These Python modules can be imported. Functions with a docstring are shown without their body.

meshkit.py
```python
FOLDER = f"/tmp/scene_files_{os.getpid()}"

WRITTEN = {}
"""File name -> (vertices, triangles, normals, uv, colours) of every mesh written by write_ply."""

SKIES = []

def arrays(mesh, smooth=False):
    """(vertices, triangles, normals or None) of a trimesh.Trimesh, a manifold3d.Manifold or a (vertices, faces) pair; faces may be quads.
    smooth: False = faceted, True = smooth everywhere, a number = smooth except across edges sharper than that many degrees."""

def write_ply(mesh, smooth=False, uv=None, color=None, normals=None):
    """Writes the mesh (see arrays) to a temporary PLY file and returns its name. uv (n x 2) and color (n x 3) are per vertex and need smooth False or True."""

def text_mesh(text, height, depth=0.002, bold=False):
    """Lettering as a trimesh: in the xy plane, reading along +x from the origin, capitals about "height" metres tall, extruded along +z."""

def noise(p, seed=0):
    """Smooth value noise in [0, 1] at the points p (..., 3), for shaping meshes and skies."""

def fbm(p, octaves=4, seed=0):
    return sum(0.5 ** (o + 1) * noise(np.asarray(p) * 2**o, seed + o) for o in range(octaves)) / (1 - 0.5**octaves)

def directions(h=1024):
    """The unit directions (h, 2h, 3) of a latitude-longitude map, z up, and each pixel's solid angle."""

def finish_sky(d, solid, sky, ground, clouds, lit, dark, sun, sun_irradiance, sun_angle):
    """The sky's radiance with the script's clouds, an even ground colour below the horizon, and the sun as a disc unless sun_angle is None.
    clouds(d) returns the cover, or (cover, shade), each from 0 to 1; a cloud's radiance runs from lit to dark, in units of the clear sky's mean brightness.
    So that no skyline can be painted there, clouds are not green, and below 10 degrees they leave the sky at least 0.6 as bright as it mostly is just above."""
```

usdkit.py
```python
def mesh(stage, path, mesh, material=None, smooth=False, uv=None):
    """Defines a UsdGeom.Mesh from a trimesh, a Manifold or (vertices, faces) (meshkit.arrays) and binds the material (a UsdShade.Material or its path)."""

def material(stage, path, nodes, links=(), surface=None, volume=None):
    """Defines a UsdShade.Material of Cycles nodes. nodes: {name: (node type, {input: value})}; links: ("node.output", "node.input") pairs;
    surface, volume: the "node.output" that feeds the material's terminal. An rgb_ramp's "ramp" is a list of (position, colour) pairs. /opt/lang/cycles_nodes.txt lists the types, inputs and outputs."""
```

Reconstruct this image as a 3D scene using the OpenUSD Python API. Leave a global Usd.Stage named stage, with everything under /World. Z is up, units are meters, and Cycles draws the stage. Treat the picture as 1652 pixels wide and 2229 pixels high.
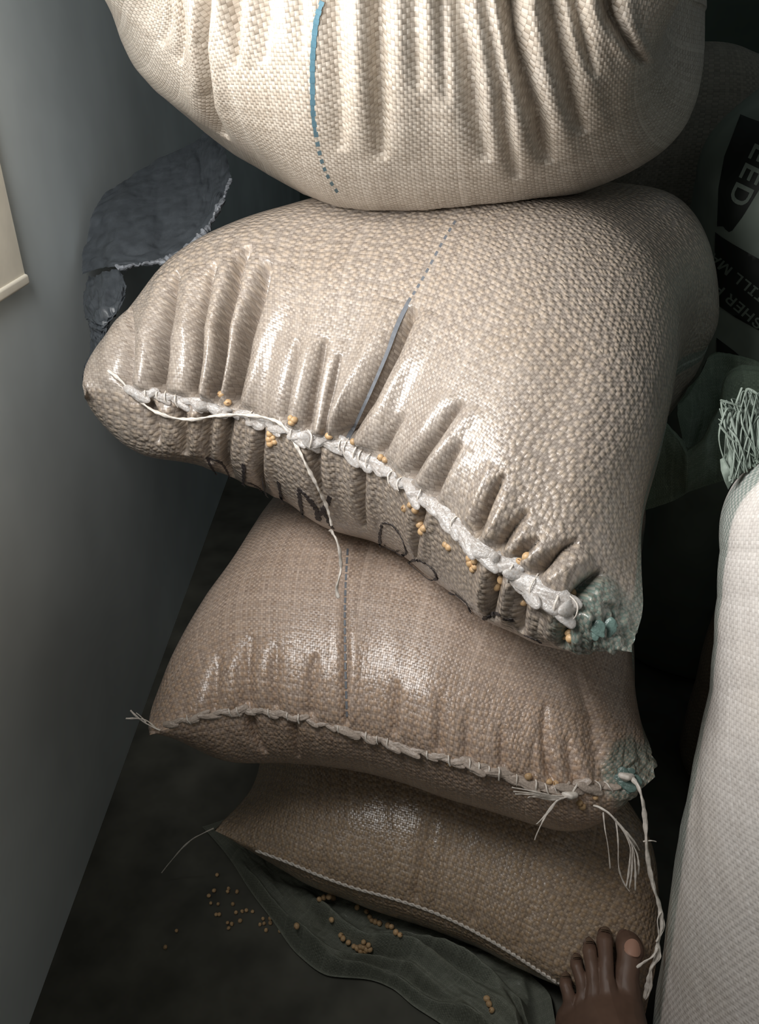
import math, random, sys
import numpy as np, trimesh, usdkit, meshkit
from scipy.spatial import cKDTree
from pxr import Usd, UsdGeom, UsdLux, UsdShade, Gf, Sdf, Vt

stage = Usd.Stage.CreateInMemory()
W = UsdGeom.Xform.Define(stage, '/World')
UsdGeom.Scope.Define(stage, '/World/Looks')
rng = np.random.default_rng(7)

# ------------------------------------------------------------------ camera
IW, IH, FPX = 1652, 2229, 1700.0
PITCH = math.radians(30)
CAM = np.array([0, 0, 1.0])
FWD = np.array([0, math.cos(PITCH), -math.sin(PITCH)])
UP = np.array([0, math.sin(PITCH), math.cos(PITCH)])
RT = np.array([1.0, 0, 0])
cam = UsdGeom.Camera.Define(stage, '/World/Camera')
cam.CreateHorizontalApertureAttr(36.0)
cam.CreateVerticalApertureAttr(36.0 * IH / IW)
cam.CreateFocalLengthAttr(36.0 * FPX / IW)
cam.CreateClippingRangeAttr(Gf.Vec2f(0.02, 60))
cam.AddTranslateOp().Set(Gf.Vec3d(*CAM))
cam.AddRotateXOp().Set(60.0)
cam.CreateExposureAttr(0.0)

# ------------------------------------------------------------------ light
# out-of-view daylight panel, set inside the room by the window to light the sacks
LP, LT = np.array([-0.28, 0.39, 1.11]), np.array([0.45, 1.03, 0.96])


def aim(xf, pos, target):
    z = pos - target
    z = z / np.linalg.norm(z)
    x = np.cross([0, 0, 1.0], z); x /= np.linalg.norm(x)
    y = np.cross(z, x)
    xf.AddTransformOp().Set(Gf.Matrix4d(*x, 0, *y, 0, *z, 0, *pos, 1))


win = UsdLux.RectLight.Define(stage, '/World/UnseenWindowLight')
win.CreateWidthAttr(0.36); win.CreateHeightAttr(0.36)
win.CreateIntensityAttr(19.5)
win.CreateColorAttr(Gf.Vec3f(1.0, 0.985, 0.965))
aim(win, LP, LT)
dome = UsdLux.DomeLight.Define(stage, '/World/Sky')
dome.CreateIntensityAttr(0.045)
dome.CreateColorAttr(Gf.Vec3f(1.0, 0.99, 0.93))

# ------------------------------------------------------------------ helpers
used = {}


def numbered(parent, name):
    k = (parent, name)
    n = used.get(k, -1) + 1
    used[k] = n
    return name if n == 0 else f'{name}_{n:03d}'


def path_of(parent):
    return '/World' if parent is None else str(parent.GetPath())


def obj(name, mesh, mat, parent=None, smooth=False, uv=None, label=None, cat=None, group=None, kind=None, attrs=None):
    pp = path_of(parent)
    p = f'{pp}/{numbered(pp, name)}'
    m = usdkit.mesh(stage, p, mesh, mat, smooth=smooth, uv=uv)
    for k, a in (attrs or {}).items():
        UsdGeom.PrimvarsAPI(m).CreatePrimvar(k, Sdf.ValueTypeNames.FloatArray, 'vertex').Set(Vt.FloatArray.FromNumpy(np.asarray(a, np.float32)))
    return tag(m.GetPrim(), label, cat, group, kind)


def tag(o, label=None, cat=None, group=None, kind=None):
    for k, v in (('label', label), ('category', cat), ('group', group), ('kind', kind)):
        if v: o.SetCustomDataByKey(k, v)
    return o


def thing(name, label, cat, loc=(0, 0, 0), group=None):
    x = UsdGeom.Xform.Define(stage, '/World/' + numbered('/World', name))
    if any(loc): x.AddTranslateOp().Set(Gf.Vec3d(*map(float, loc)))
    return tag(x.GetPrim(), label, cat, group)


def mat(name, nodes, links, surface):
    return usdkit.material(stage, '/World/Looks/' + name, nodes, links, surface=surface)


def srgb(r, g, b):
    c = np.array([r, g, b]) / 255.0
    return tuple(np.where(c <= 0.04045, c / 12.92, ((c + 0.055) / 1.055) ** 2.4))


def ray(px, py):
    return FWD + RT * (px - IW / 2) / FPX + UP * (IH / 2 - py) / FPX


def at_z(px, py, z):
    d = ray(px, py)
    return CAM + d * (z - CAM[2]) / d[2]


def at_d(px, py, d):
    return CAM + ray(px, py) * d


def project(P):
    q = np.asarray(P) - CAM
    d = q @ FWD
    return np.stack([IW / 2 + FPX * (q @ RT) / d, IH / 2 - FPX * (q @ UP) / d, d], -1)


def sstep(a, b, x):
    t = np.clip((x - a) / (b - a), 0, 1)
    return t * t * (3 - 2 * t)


def spline(pts, n):
    """Catmull-Rom through the points, n samples."""
    from scipy.interpolate import CubicSpline
    pts = np.asarray(pts, float)
    t = np.r_[0, np.cumsum(np.maximum(np.linalg.norm(np.diff(pts, axis=0), axis=1), 1e-9) ** 0.5)]
    from scipy.interpolate import PchipInterpolator
    return PchipInterpolator(t, pts)(np.linspace(0, t[-1], n)) if len(pts) > 2 else np.linspace(pts[0], pts[1], n)


def tube(path, radius, sides=8, flat=1.0, twist=0.0, cap=True):
    """Swept tube along path; radius scalar or per point; flat squashes one axis."""
    path = np.asarray(path, float)
    n = len(path)
    r = np.broadcast_to(np.asarray(radius, float), n)
    t = np.gradient(path, axis=0)
    t /= np.maximum(np.linalg.norm(t, axis=1, keepdims=True), 1e-12)
    ref = np.array([0, 0, 1.0]) if abs(t[0, 2]) < 0.9 else np.array([1.0, 0, 0])
    a = np.cross(t[0], ref); a /= np.linalg.norm(a)
    V = []
    ang = np.linspace(0, 2 * np.pi, sides, endpoint=False)
    for i in range(n):
        a = a - t[i] * (a @ t[i]); a /= max(np.linalg.norm(a), 1e-12)
        b = np.cross(t[i], a)
        th = ang + twist * i
        ca, sa = np.cos(twist * i), np.sin(twist * i)
        a2, b2 = a * ca + b * sa, -a * sa + b * ca
        V.append(path[i] + r[i] * (np.cos(ang)[:, None] * a2 + flat * np.sin(ang)[:, None] * b2))
    V = np.concatenate(V)
    F = []
    for i in range(n - 1):
        k = np.arange(sides); k2 = (k + 1) % sides
        F.append(np.stack([i * sides + k, i * sides + k2, (i + 1) * sides + k2], 1))
        F.append(np.stack([i * sides + k, (i + 1) * sides + k2, (i + 1) * sides + k], 1))
    F = np.concatenate(F)
    if cap:
        V = np.vstack([V, path[0], path[-1]])
        k = np.arange(sides); k2 = (k + 1) % sides
        c0, c1 = len(V) - 2, len(V) - 1
        F = np.vstack([F, np.stack([k2, k, np.full(sides, c0)], 1), np.stack([(n - 1) * sides + k, (n - 1) * sides + k2, np.full(sides, c1)], 1)])
    return trimesh.Trimesh(V, F, process=False)


def join(ms):
    ms = [m for m in ms if m is not None]
    return trimesh.util.concatenate(ms)


def grid_faces(nv, nq, wrap):
    i, j = np.meshgrid(np.arange(nv - 1), np.arange(nq if wrap else nq - 1), indexing='ij')
    j2 = (j + 1) % nq
    a, b, c, d = i * nq + j, i * nq + j2, (i + 1) * nq + j2, (i + 1) * nq + j
    return np.concatenate([np.stack([a, b, c], -1).reshape(-1, 3), np.stack([a, c, d], -1).reshape(-1, 3)])


def grid_normals(G, wrap=True):
    dv = np.gradient(G, axis=0)
    du = (np.roll(G, -1, 1) - np.roll(G, 1, 1)) if wrap else np.gradient(G, axis=1)
    n = np.cross(du, dv)
    return n / np.maximum(np.linalg.norm(n, axis=2, keepdims=True), 1e-12)

# ------------------------------------------------------------------ materials


def fabric(name, base, gap, bean_col, pitch=0.0042, rough=0.32, bean=1.0, stripe_green=None, half=0.57, weave_h=0.00020, bean_h=0.0010, dirt=None, contrast=1.0, green=srgb(92, 122, 115), spec=0.5, coat=0.25):
    """Woven polypropylene: plain weave of flat tapes in the fabric's own coordinates (metres in UV), with the beans inside pressing through."""
    N, L = {}, []

    def add(n, t, **kw): N[n] = (t, kw)

    def m(n, op, a, b=None, c=None, clamp=False):
        kw = {'math_type': op}
        if clamp: kw['use_clamp'] = True
        for k, x in (('value1', a), ('value2', b), ('value3', c)):
            if x is None: continue
            if isinstance(x, str): L.append((x, f'{n}.{k}'))
            else: kw[k] = x
        add(n, 'math', **kw)
        return n + '.value'
    add('uv', 'uvmap', attribute='st')
    add('wob', 'noise_texture', scale=38.0, detail=2.0)
    L.append(('uv.UV', 'wob.vector'))
    add('wobv', 'vector_math', math_type='multiply_add', vector2=(0.0016, 0.0016, 0.0))
    L.append(('wob.color', 'wobv.vector1')); L.append(('uv.UV', 'wobv.vector3'))
    add('sx', 'separate_xyz'); L.append(('wobv.vector', 'sx.vector'))
    U = m('U', 'divide', 'sx.x', pitch); V = m('V', 'divide', 'sx.y', pitch * 0.93)
    iu, iv = m('iu', 'floor', U), m('iv', 'floor', V)
    fu, fv = m('fu', 'fraction', U), m('fv', 'fraction', V)
    chk = m('chk', 'floored_modulo', m('sum', 'add', iu, iv), 2.0)
    cu = m('cu', 'sine', m('fu_pi', 'multiply', fu, math.pi)); cv = m('cv', 'sine', m('fv_pi', 'multiply', fv, math.pi))
    # warp-up cells arch along v, weft-up cells arch along u
    add('arch', 'mix_float'); L += [(chk, 'arch.fac'), (cv, 'arch.a'), (cu, 'arch.b')]
    hw = m('hw', 'power', 'arch.result', 0.7)
    # a dark line where two tapes leave a gap
    add('side', 'mix_float'); L += [(chk, 'side.fac'), (cu, 'side.a'), (cv, 'side.b')]
    edge = m('edge', 'less_than', 'side.result', 0.30)
    # one random tone per tape and per cell
    add('wn1', 'white_noise_texture', dimensions='1D'); L.append((iu, 'wn1.w'))
    add('wn2', 'white_noise_texture', dimensions='1D'); L.append((m('ivo', 'add', iv, 311.0), 'wn2.w'))
    add('cvec', 'combine_xyz', z=3.0); L += [(iu, 'cvec.x'), (iv, 'cvec.y')]
    add('wn3', 'white_noise_texture', dimensions='3D'); L.append(('cvec.vector', 'wn3.vector'))
    add('tapef', 'mix_float'); L += [(chk, 'tapef.fac'), ('wn1.value', 'tapef.a'), ('wn2.value', 'tapef.b')]
    # now and then a thicker, paler tape in both directions
    g1 = m('g1', 'less_than', m('g1m', 'floored_modulo', m('g1o', 'add', iu, m('g1w', 'floor', m('g1x', 'multiply', 'wn1.value', 2.0))), 13.0), 0.5)
    g2 = m('g2', 'less_than', m('g2m', 'floored_modulo', iv, 12.0), 0.5)
    gl = m('gl', 'maximum', m('g1c', 'multiply', g1, m('ichk', 'subtract', 1.0, chk)), m('g2c', 'multiply', g2, chk))
    # beans
    add('bv', 'mapping', mapping_type='point', scale=(1 / 0.0077, 1 / 0.0077, 1.0)); L.append(('uv.UV', 'bv.vector'))
    add('vor', 'voronoi_texture', dimensions='2D', feature='f1', scale=1.0, randomness=0.7); L.append(('bv.vector', 'vor.vector'))
    vd = m('vd', 'multiply', 'vor.distance', 1.75)
    bh0 = m('bh0', 'subtract', 1.0, m('vd2', 'multiply', vd, vd), clamp=True)
    bh = m('bh', 'multiply', bh0, bh0)
    add('bat', 'attribute', attribute='bean'); add('wat', 'attribute', attribute='stripe')
    bamt = m('bamt', 'multiply', 'bat.fac', bean)
    bhm = m('bhm', 'multiply', bh, bamt)
    # base colour
    add('c1', 'mix_color', blend_type='mix', a=gap, b=base)
    tone = m('tone', 'add', m('t1', 'multiply', 'tapef.result', 0.35 * contrast), m('t2', 'multiply', 'wn3.value', 0.3 * contrast))
    tone = m('tone2', 'add', tone, m('t3', 'multiply', chk, 0.28 * contrast))
    tone = m('tone3', 'subtract', tone, m('t4', 'multiply', edge, 0.34 * contrast))
    tone = m('tone4', 'add', m('tone5', 'multiply_add', gl, 0.40, tone), 0.18 + 0.3 * (1 - contrast), clamp=True)
    L.append((tone, 'c1.fac'))
    add('c2', 'mix_color', blend_type='mix', b=bean_col); L.append(('c1.result', 'c2.a'))
    L.append((m('bc', 'multiply', bhm, 0.7), 'c2.fac'))
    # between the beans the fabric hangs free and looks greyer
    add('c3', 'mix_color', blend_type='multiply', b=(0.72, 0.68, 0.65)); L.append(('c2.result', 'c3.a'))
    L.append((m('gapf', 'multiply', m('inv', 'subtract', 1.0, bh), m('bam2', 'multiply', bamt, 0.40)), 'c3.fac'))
    # large soft soiling
    add('dn', 'noise_texture', scale=9.0, detail=4.0); L.append(('uv.UV', 'dn.vector'))
    add('dr', 'map_range', from_min=0.45, from_max=0.75, to_min=0.0, to_max=0.35, clamp=True); L.append(('dn.fac', 'dr.value'))
    add('c4', 'mix_color', blend_type='multiply', b=dirt or (0.78, 0.72, 0.62)); L += [('c3.result', 'c4.a'), ('dr.result', 'c4.fac')]
    # coloured tapes woven along the folded edge
    add('c5', 'mix_color', blend_type='mix', b=green); L.append(('c4.result', 'c5.a'))
    gw = m('gw', 'multiply', 'wat.fac', m('gch', 'add', 0.72, m('gch2', 'multiply', chk, -0.3)), clamp=True)
    L.append((gw, 'c5.fac'))
    h = m('h', 'add', m('h1', 'multiply', hw, weave_h), m('h2', 'multiply', bhm, bean_h))
    h = m('h3', 'add', h, m('h4', 'multiply', 'tapef.result', weave_h * 0.7))
    add('bump', 'bump', strength=1.0, distance=1.0); L.append((h, 'bump.height'))
    add('bump2', 'bump', strength=1.0, distance=1.0); L.append((m('hc', 'add', m('hc1', 'multiply', hw, weave_h * 0.35), m('hc2', 'multiply', bhm, bean_h * 0.12)), 'bump2.height'))
    L.append(('bump2.normal', 'p.coat_normal'))
    L.append((m('cw', 'multiply_add', 'wn3.value', 0.5, coat), 'p.coat_weight'))
    rr = m('rr', 'add', m('r1', 'multiply', 'wn3.value', 0.16), rough)
    add('p', 'principled_bsdf', specular_ior_level=spec, coat_roughness=0.17)
    L += [('c5.result', 'p.base_color'), ('bump.normal', 'p.normal'), (rr, 'p.roughness')]
    return mat(name, N, L, 'p.BSDF')


def plain(name, col, rough=0.6, noise_scale=None, amp=0.25, bump_d=0.0, spec=0.5, col2=None, detail=4.0):
    N = {'p': ('principled_bsdf', {'roughness': rough, 'specular_ior_level': spec, 'base_color': col})}
    L = []
    if noise_scale:
        N['tc'] = ('geometry', {})
        N['n'] = ('noise_texture', {'scale': noise_scale, 'detail': detail})
        N['r'] = ('rgb_ramp', {'ramp': [(0.3, tuple(np.array(col) * (1 - amp))), (0.7, col2 or tuple(np.minimum(np.array(col) * (1 + amp), 1)))]})
        L += [('tc.position', 'n.vector'), ('n.fac', 'r.fac'), ('r.color', 'p.base_color')]
        if bump_d:
            N['b'] = ('bump', {'distance': 1.0, 'strength': 1.0})
            N['bm'] = ('math', {'math_type': 'multiply', 'value2': bump_d})
            L += [('n.fac', 'bm.value1'), ('bm.value', 'b.height'), ('b.normal', 'p.normal')]
    return mat(name, N, L, 'p.BSDF')


SACK_BASE, SACK_GAP, SACK_BEAN = srgb(178, 168, 158), srgb(124, 113, 104), srgb(188, 171, 152)
M_S1 = fabric('sack_weave_clean', srgb(198, 190, 179), srgb(136, 124, 110), SACK_BEAN, pitch=0.0037, rough=0.36, bean=0.2, weave_h=0.00034, coat=0.0)
M_S2 = fabric('sack_weave_beany', SACK_BASE, SACK_GAP, SACK_BEAN, pitch=0.0031, rough=0.30, bean=1.0)
M_S3 = fabric('sack_weave_dusty', srgb(208, 188, 173), srgb(134, 114, 100), srgb(206, 172, 140), pitch=0.0031, rough=0.28, bean=1.0)
M_S4 = fabric('sack_weave_brown', srgb(198, 178, 157), srgb(124, 108, 92), srgb(186, 156, 120), pitch=0.0031, rough=0.30, bean=1.0)
M_WHITE = fabric('sack_weave_white', srgb(248, 243, 238), srgb(214, 207, 200), srgb(236, 228, 220), pitch=0.0034, rough=0.34, bean=0.5, contrast=0.8)
M_TWINE = plain('twine', srgb(222, 214, 204), 0.42, 300.0, 0.18)
M_BEAN = plain('bean_skin', srgb(200, 166, 124), 0.42, 60.0, 0.3)
M_WALL = plain('wall_plaster', srgb(219, 229, 232), 0.75, 5.0, 0.10, 0.0006)
M_BACKWALL = plain('shade_darkened_green_wall', srgb(84, 98, 88), 0.7, 5.0, .1)  # green darkened so the colour stands in for shade at the back
M_FLOOR = plain('floor_cement', srgb(84, 84, 76), 0.8, 14.0, 0.35, 0.002)
M_CREAM = plain('cream_paint', srgb(242, 236, 220), 0.55, 30.0, 0.06)
M_PLASTIC = plain('black_polythene', srgb(72, 77, 82), 0.38, 60.0, 0.2, 0.0012)
M_SKIN = plain('skin', srgb(114, 89, 75), 0.5, 45.0, 0.15, 0.0006)
M_NAIL = plain('toenail', srgb(188, 146, 126), 0.35)

# ------------------------------------------------------------------ the setting


def box(x0, x1, y0, y1, z0, z1, bev=0.0):
    if bev:
        import manifold3d as m3
        s = [m3.Manifold.sphere(bev, 12).translate([a, b, c]) for a in (x0 + bev, x1 - bev) for b in (y0 + bev, y1 - bev) for c in (z0 + bev, z1 - bev)]
        return m3.Manifold.batch_hull(s)
    b = trimesh.creation.box((x1 - x0, y1 - y0, z1 - z0))
    b.apply_translation(((x0 + x1) / 2, (y0 + y1) / 2, (z0 + z1) / 2))
    return b


XW = -0.42
import manifold3d as m3


def mbox(x0, x1, y0, y1, z0, z1):
    return m3.Manifold.cube([x1 - x0, y1 - y0, z1 - z0]).translate([x0, y0, z0])


obj('wall_left', mbox(XW - 0.2, XW, -1.7, 4.6, 0, 2.7) - mbox(XW - 0.3, XW + 0.1, -0.25, 0.80, 0.90, 1.8), M_WALL, kind='structure')
obj('wall_back', box(XW, 2.0, 4.4, 4.6, 0, 2.7), M_BACKWALL, kind='structure')
obj('wall_right', box(2.0, 2.2, -1.7, 4.6, 0, 2.7), M_WALL, kind='structure')
obj('ceiling', box(XW - 0.2, 2.2, -1.7, 4.6, 2.7, 2.8), M_WALL, kind='structure')
obj('floor', box(XW - 0.2, 2.2, -1.7, 4.6, -0.1, 0), M_FLOOR, kind='structure')
w1 = UsdGeom.Xform.Define(stage, '/World/window_1').GetPrim()
tag(w1, kind='structure')
obj('window_frame', mbox(XW - 0.01, XW + 0.012, -0.33, 0.915, 0.785, 1.87) - mbox(XW - 0.3, XW + 0.1, -0.25, 0.80, 0.90, 1.8), M_CREAM, w1)
_led = m3.CrossSection([[[XW - .01, -.30], [-.18, -.30], [-.18, .31], [-.285, .52], [XW - .01, .52]]])  # ledge added out of view to shade the lower wall and sacks
obj('added_shade_ledge', m3.Manifold.extrude(_led, .024).translate([0, 0, .876]), M_CREAM, w1)
obj('window_sill', box(XW - 0.01, XW + 0.015, -0.34, 0.918, 0.776, 0.788, 0.003), M_CREAM, w1, smooth=40)

# ------------------------------------------------------------------ sacks


class Sack:
    """A filled sack lying on its side: a tube of fabric whose mouth is sewn flat along a seam (v = 0) that faces the camera."""

    def __init__(s, seam, yaw, body, Wb, Hu, Hl, L, P=1.0, nq=520, front=0.36, dv=0.0024, p=1.7, Lf=0.30, n=2.3, corner=0.0, blend=0.26, Ll=None, pl=2.0):
        seam = np.asarray(seam, float)
        d = np.r_[0, np.cumsum(np.linalg.norm(np.diff(seam, axis=0), axis=1))]
        from scipy.interpolate import PchipInterpolator
        T = PchipInterpolator(d / d[-1] * 2 - 1, seam)
        s.T, s.P = T, P
        a = np.array([math.sin(yaw), math.cos(yaw), 0]); r = np.array([a[1], -a[0], 0])
        nfr = int(front / dv * 1.25)
        v = np.r_[front * np.linspace(0, 1, nfr, endpoint=False) ** 1.7, np.linspace(front, L, 50)]
        # section angles: 0 = right side, pi/2 = top, pi = left, 3pi/2 = bottom
        th = np.linspace(0, 2 * np.pi, 4001)
        ex = np.sign(np.cos(th)) * np.abs(np.cos(th)) ** (2 / n); ez = np.sign(np.sin(th)) * np.abs(np.sin(th)) ** (2 / n)
        xs, zs = Wb * ex, np.where(ez > 0, Hu, Hl) * ez
        arc = np.r_[0, np.cumsum(np.hypot(np.diff(xs), np.diff(zs)))]
        # equal spacing by arc length, in four quadrants so that the side folds stay at q = 0 and q = nq / 2
        q = np.arange(nq) / nq
        quad = [arc[0], arc[2000], arc[4000]]
        A = np.where(q < 0.5, q * 2 * quad[1], quad[1] + (q - 0.5) * 2 * (quad[2] - quad[1]))
        ex, ez = np.interp(A, arc, ex), np.interp(A, arc, ez)
        sflat = np.where(q < 0.5, 1 - 4 * q, -1 + 4 * (q - 0.5))          # +1 right fold .. -1 left fold
        s.sflat, s.q, s.v = sflat, q, v
        b = sstep(0, blend, v)[:, None]
        sx = (1 - b) * sflat[None] + b * ex[None]
        end = np.clip((L - v) / 0.25, 0, 1)
        tail = (1 - (1 - end) ** 2.2) ** (1 / 2.2)
        hu = (1 - (1 - np.clip(v / Lf, 0, 1)) ** p) ** (1 / p) * tail
        hl = (1 - (1 - np.clip(v / (Ll or Lf), 0, 1)) ** pl) ** (1 / pl) * tail
        Hq = np.where(ez > 0, Hu, Hl) * ez
        # corners near the folds stay thinner close to the seam
        hz = np.where(ez[None] > 0, hu[:, None], hl[:, None]) * Hq[None]
        hz *= 1 - corner * (1 - b) * np.abs(sx) ** 3
        seamP = T(np.clip(sx, -1, 1))
        W_ = (Wb * (1 - 0.12 * (1 - end) ** 2))[:, None]
        c = np.asarray(body)[None] + (v - 0.25)[:, None] * a[None]
        bodyP = c[:, None, :] + (sx * W_)[:, :, None] * r + 0
        frontP = seamP + v[:, None, None] * a
        w = sstep(0.0, 0.30, v)[:, None, None]
        G = (1 - w) * frontP + w * bodyP
        G[:, :, 2] += hz
        s.G = G
        s.a, s.r = a, r
        P = s.P = quad[1] * P
        s.uvg = np.stack([np.broadcast_to(np.where(q < 0.5, q * 2 * P, P + (q - 0.5) * 2 * P), G.shape[:2]), np.broadcast_to(v[:, None], G.shape[:2])], -1)
        s.top = np.broadcast_to((q < 0.5)[None], G.shape[:2])
        s.S = np.broadcast_to(sflat[None], G.shape[:2])
        s.refresh(); s.measure()

    def refresh(s):
        s.N = grid_normals(s.G)
        c = s.G.mean((0, 1))
        if ((s.G - c) * s.N).sum() < 0: s.N = -s.N
        s.pr = project(s.G)

    def measure(s):
        """Length along the cloth from the seam, column by column: the second fabric coordinate."""
        seg = np.linalg.norm(np.diff(s.G, axis=0), axis=2)
        s.V = np.vstack([np.zeros((1, s.G.shape[1])), np.cumsum(seg, 0)])
        s.uvg = np.stack([s.uvg[..., 0], s.V], -1)

    def displace(s, d):
        s.G = s.G + s.N * d[..., None]; s.refresh()

    def find(s, px, py, rad=12.0):
        """Grid index of the surface point seen at the pixel."""
        d2 = (s.pr[..., 0] - px) ** 2 + (s.pr[..., 1] - py) ** 2
        d2 = np.where(((CAM - s.G) * s.N).sum(-1) > 0, d2, 9e9)
        m = d2 < rad * rad
        if not m.any():
            return np.unravel_index(np.argmin(d2), d2.shape)
        near = s.pr[..., 2][m].min()
        m &= s.pr[..., 2] < near + 0.03
        return np.unravel_index(np.argmin(np.where(m, d2, 9e9)), d2.shape)

    def warp(s, moves, fixed=(), sigma=0.13, reg=0.02, remeasure=True):
        """Smoothly pushes the filled bag about: each (from, to) slides the surface point seen at one place of the picture to another, at its own distance."""
        idx = [s.find(*a) for a, _ in moves] + [s.find(*a) for a in fixed]
        C = np.array([s.G[i] for i in idx])
        D = np.zeros_like(C)
        for k, (a, b) in enumerate(moves):
            d = s.pr[idx[k]][2]
            D[k] = (RT * (b[0] - s.pr[idx[k]][0]) - UP * (b[1] - s.pr[idx[k]][1])) * d / FPX
        K = np.exp(-((C[:, None] - C[None]) ** 2).sum(-1) / sigma ** 2) + reg * np.eye(len(C))
        wts = np.linalg.solve(K, D)
        F = s.G.reshape(-1, 3)
        out = np.zeros_like(F)
        for c, w in zip(C, wts):
            out += np.exp(-((F - c) ** 2).sum(-1) / sigma ** 2)[:, None] * w
        s.G = (F + out).reshape(s.G.shape); s.refresh()
        if remeasure: s.measure()

    def point(s, px, py, lift=0.0):
        i = s.find(px, py)
        return s.G[i] + s.N[i] * lift

    def sv(s, px, py):
        i = s.find(px, py)
        return s.S[i], s.V[i], bool(s.top[i])

    def valleys(s, lst, gain=1.0, left=1.55, right=.85):
        """Pleats: each (points in the picture, depth, width, sharp side) is a crease in the fabric, deepest at the seam."""
        D = np.zeros(s.G.shape[:2])
        for pts, depth, width in lst:
            sv = [s.sv(*p) for p in pts]
            top = sv[0][2] if len(sv) == 1 else sv[-1][2]
            vs = np.array([x[1] for x in sv]); ss = np.array([x[0] for x in sv])
            o = np.argsort(vs); vs, ss = vs[o], ss[o]
            cs = np.interp(s.V, vs, ss)
            L = vs[-1]
            fade = np.clip(1 - (s.V - vs[0]) / max(L - vs[0], 1e-6), 0, 1) ** 0.40 * sstep(vs[0] - 0.03, vs[0], s.V) * sstep(.0, .012, s.V)
            dd = (s.S - cs) * s.P / 2
            wl, wr = (left * width) * (.45 + .55 * fade), (right * width) * (.45 + .55 * fade)
            D += np.where(s.top == top, -depth * gain * fade * np.where(dd < 0, np.exp(-(np.abs(dd) / wl) ** 1.8), np.exp(-(np.abs(dd) / wr) ** 1.8)), 0)
            D += np.where(s.top == top, 0.22 * depth * gain * fade * (np.exp(-((dd - 2.6 * width) / (1.5 * width)) ** 2) + np.exp(-((dd + 3.2 * width) / (1.6 * width)) ** 2)), 0)
        return D

    def rest_on(s, others, eps=0.002, kind='low'):
        """Raises the underside onto what lies below."""
        from scipy.interpolate import griddata
        for o in others:
            g, nn = (o.G, o.N) if isinstance(o, Sack) else o
            sel = nn[..., 2] > 0.05
            P = g[sel]
            res = 0.006
            x0, y0 = P[:, 0].min(), P[:, 1].min()
            ix, iy = ((P[:, 0] - x0) / res).astype(int), ((P[:, 1] - y0) / res).astype(int)
            H = np.full((ix.max() + 1, iy.max() + 1), -9.0)
            np.maximum.at(H, (ix, iy), P[:, 2])
            from scipy.ndimage import maximum_filter, gaussian_filter
            H = maximum_filter(H, 3)
            jx, jy = ((s.G[..., 0] - x0) / res).astype(int), ((s.G[..., 1] - y0) / res).astype(int)
            ok = (jx >= 0) & (jy >= 0) & (jx < H.shape[0]) & (jy < H.shape[1]) & (s.N[..., 2] < 0.3)
            h = np.where(ok, H[np.clip(jx, 0, H.shape[0] - 1), np.clip(jy, 0, H.shape[1] - 1)], -9)
            s.G[..., 2] = np.where(h > -5, np.maximum(s.G[..., 2], h + eps), s.G[..., 2])
        s.refresh()

    def mesh(s):
        nv, nq = s.G.shape[:2]
        # repeat the first column so that UV stays continuous
        G = np.concatenate([s.G, s.G[:, :1]], 1)
        uv = np.concatenate([s.uvg, s.uvg[:, :1] + [2 * s.P, 0]], 1)
        f = grid_faces(nv, nq + 1, False)
        V = G.reshape(-1, 3)
        t = trimesh.Trimesh(V, f, process=False)
        if t.volume < 0: f = f[:, ::-1]
        return (V, f), uv.reshape(-1, 2)

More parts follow.
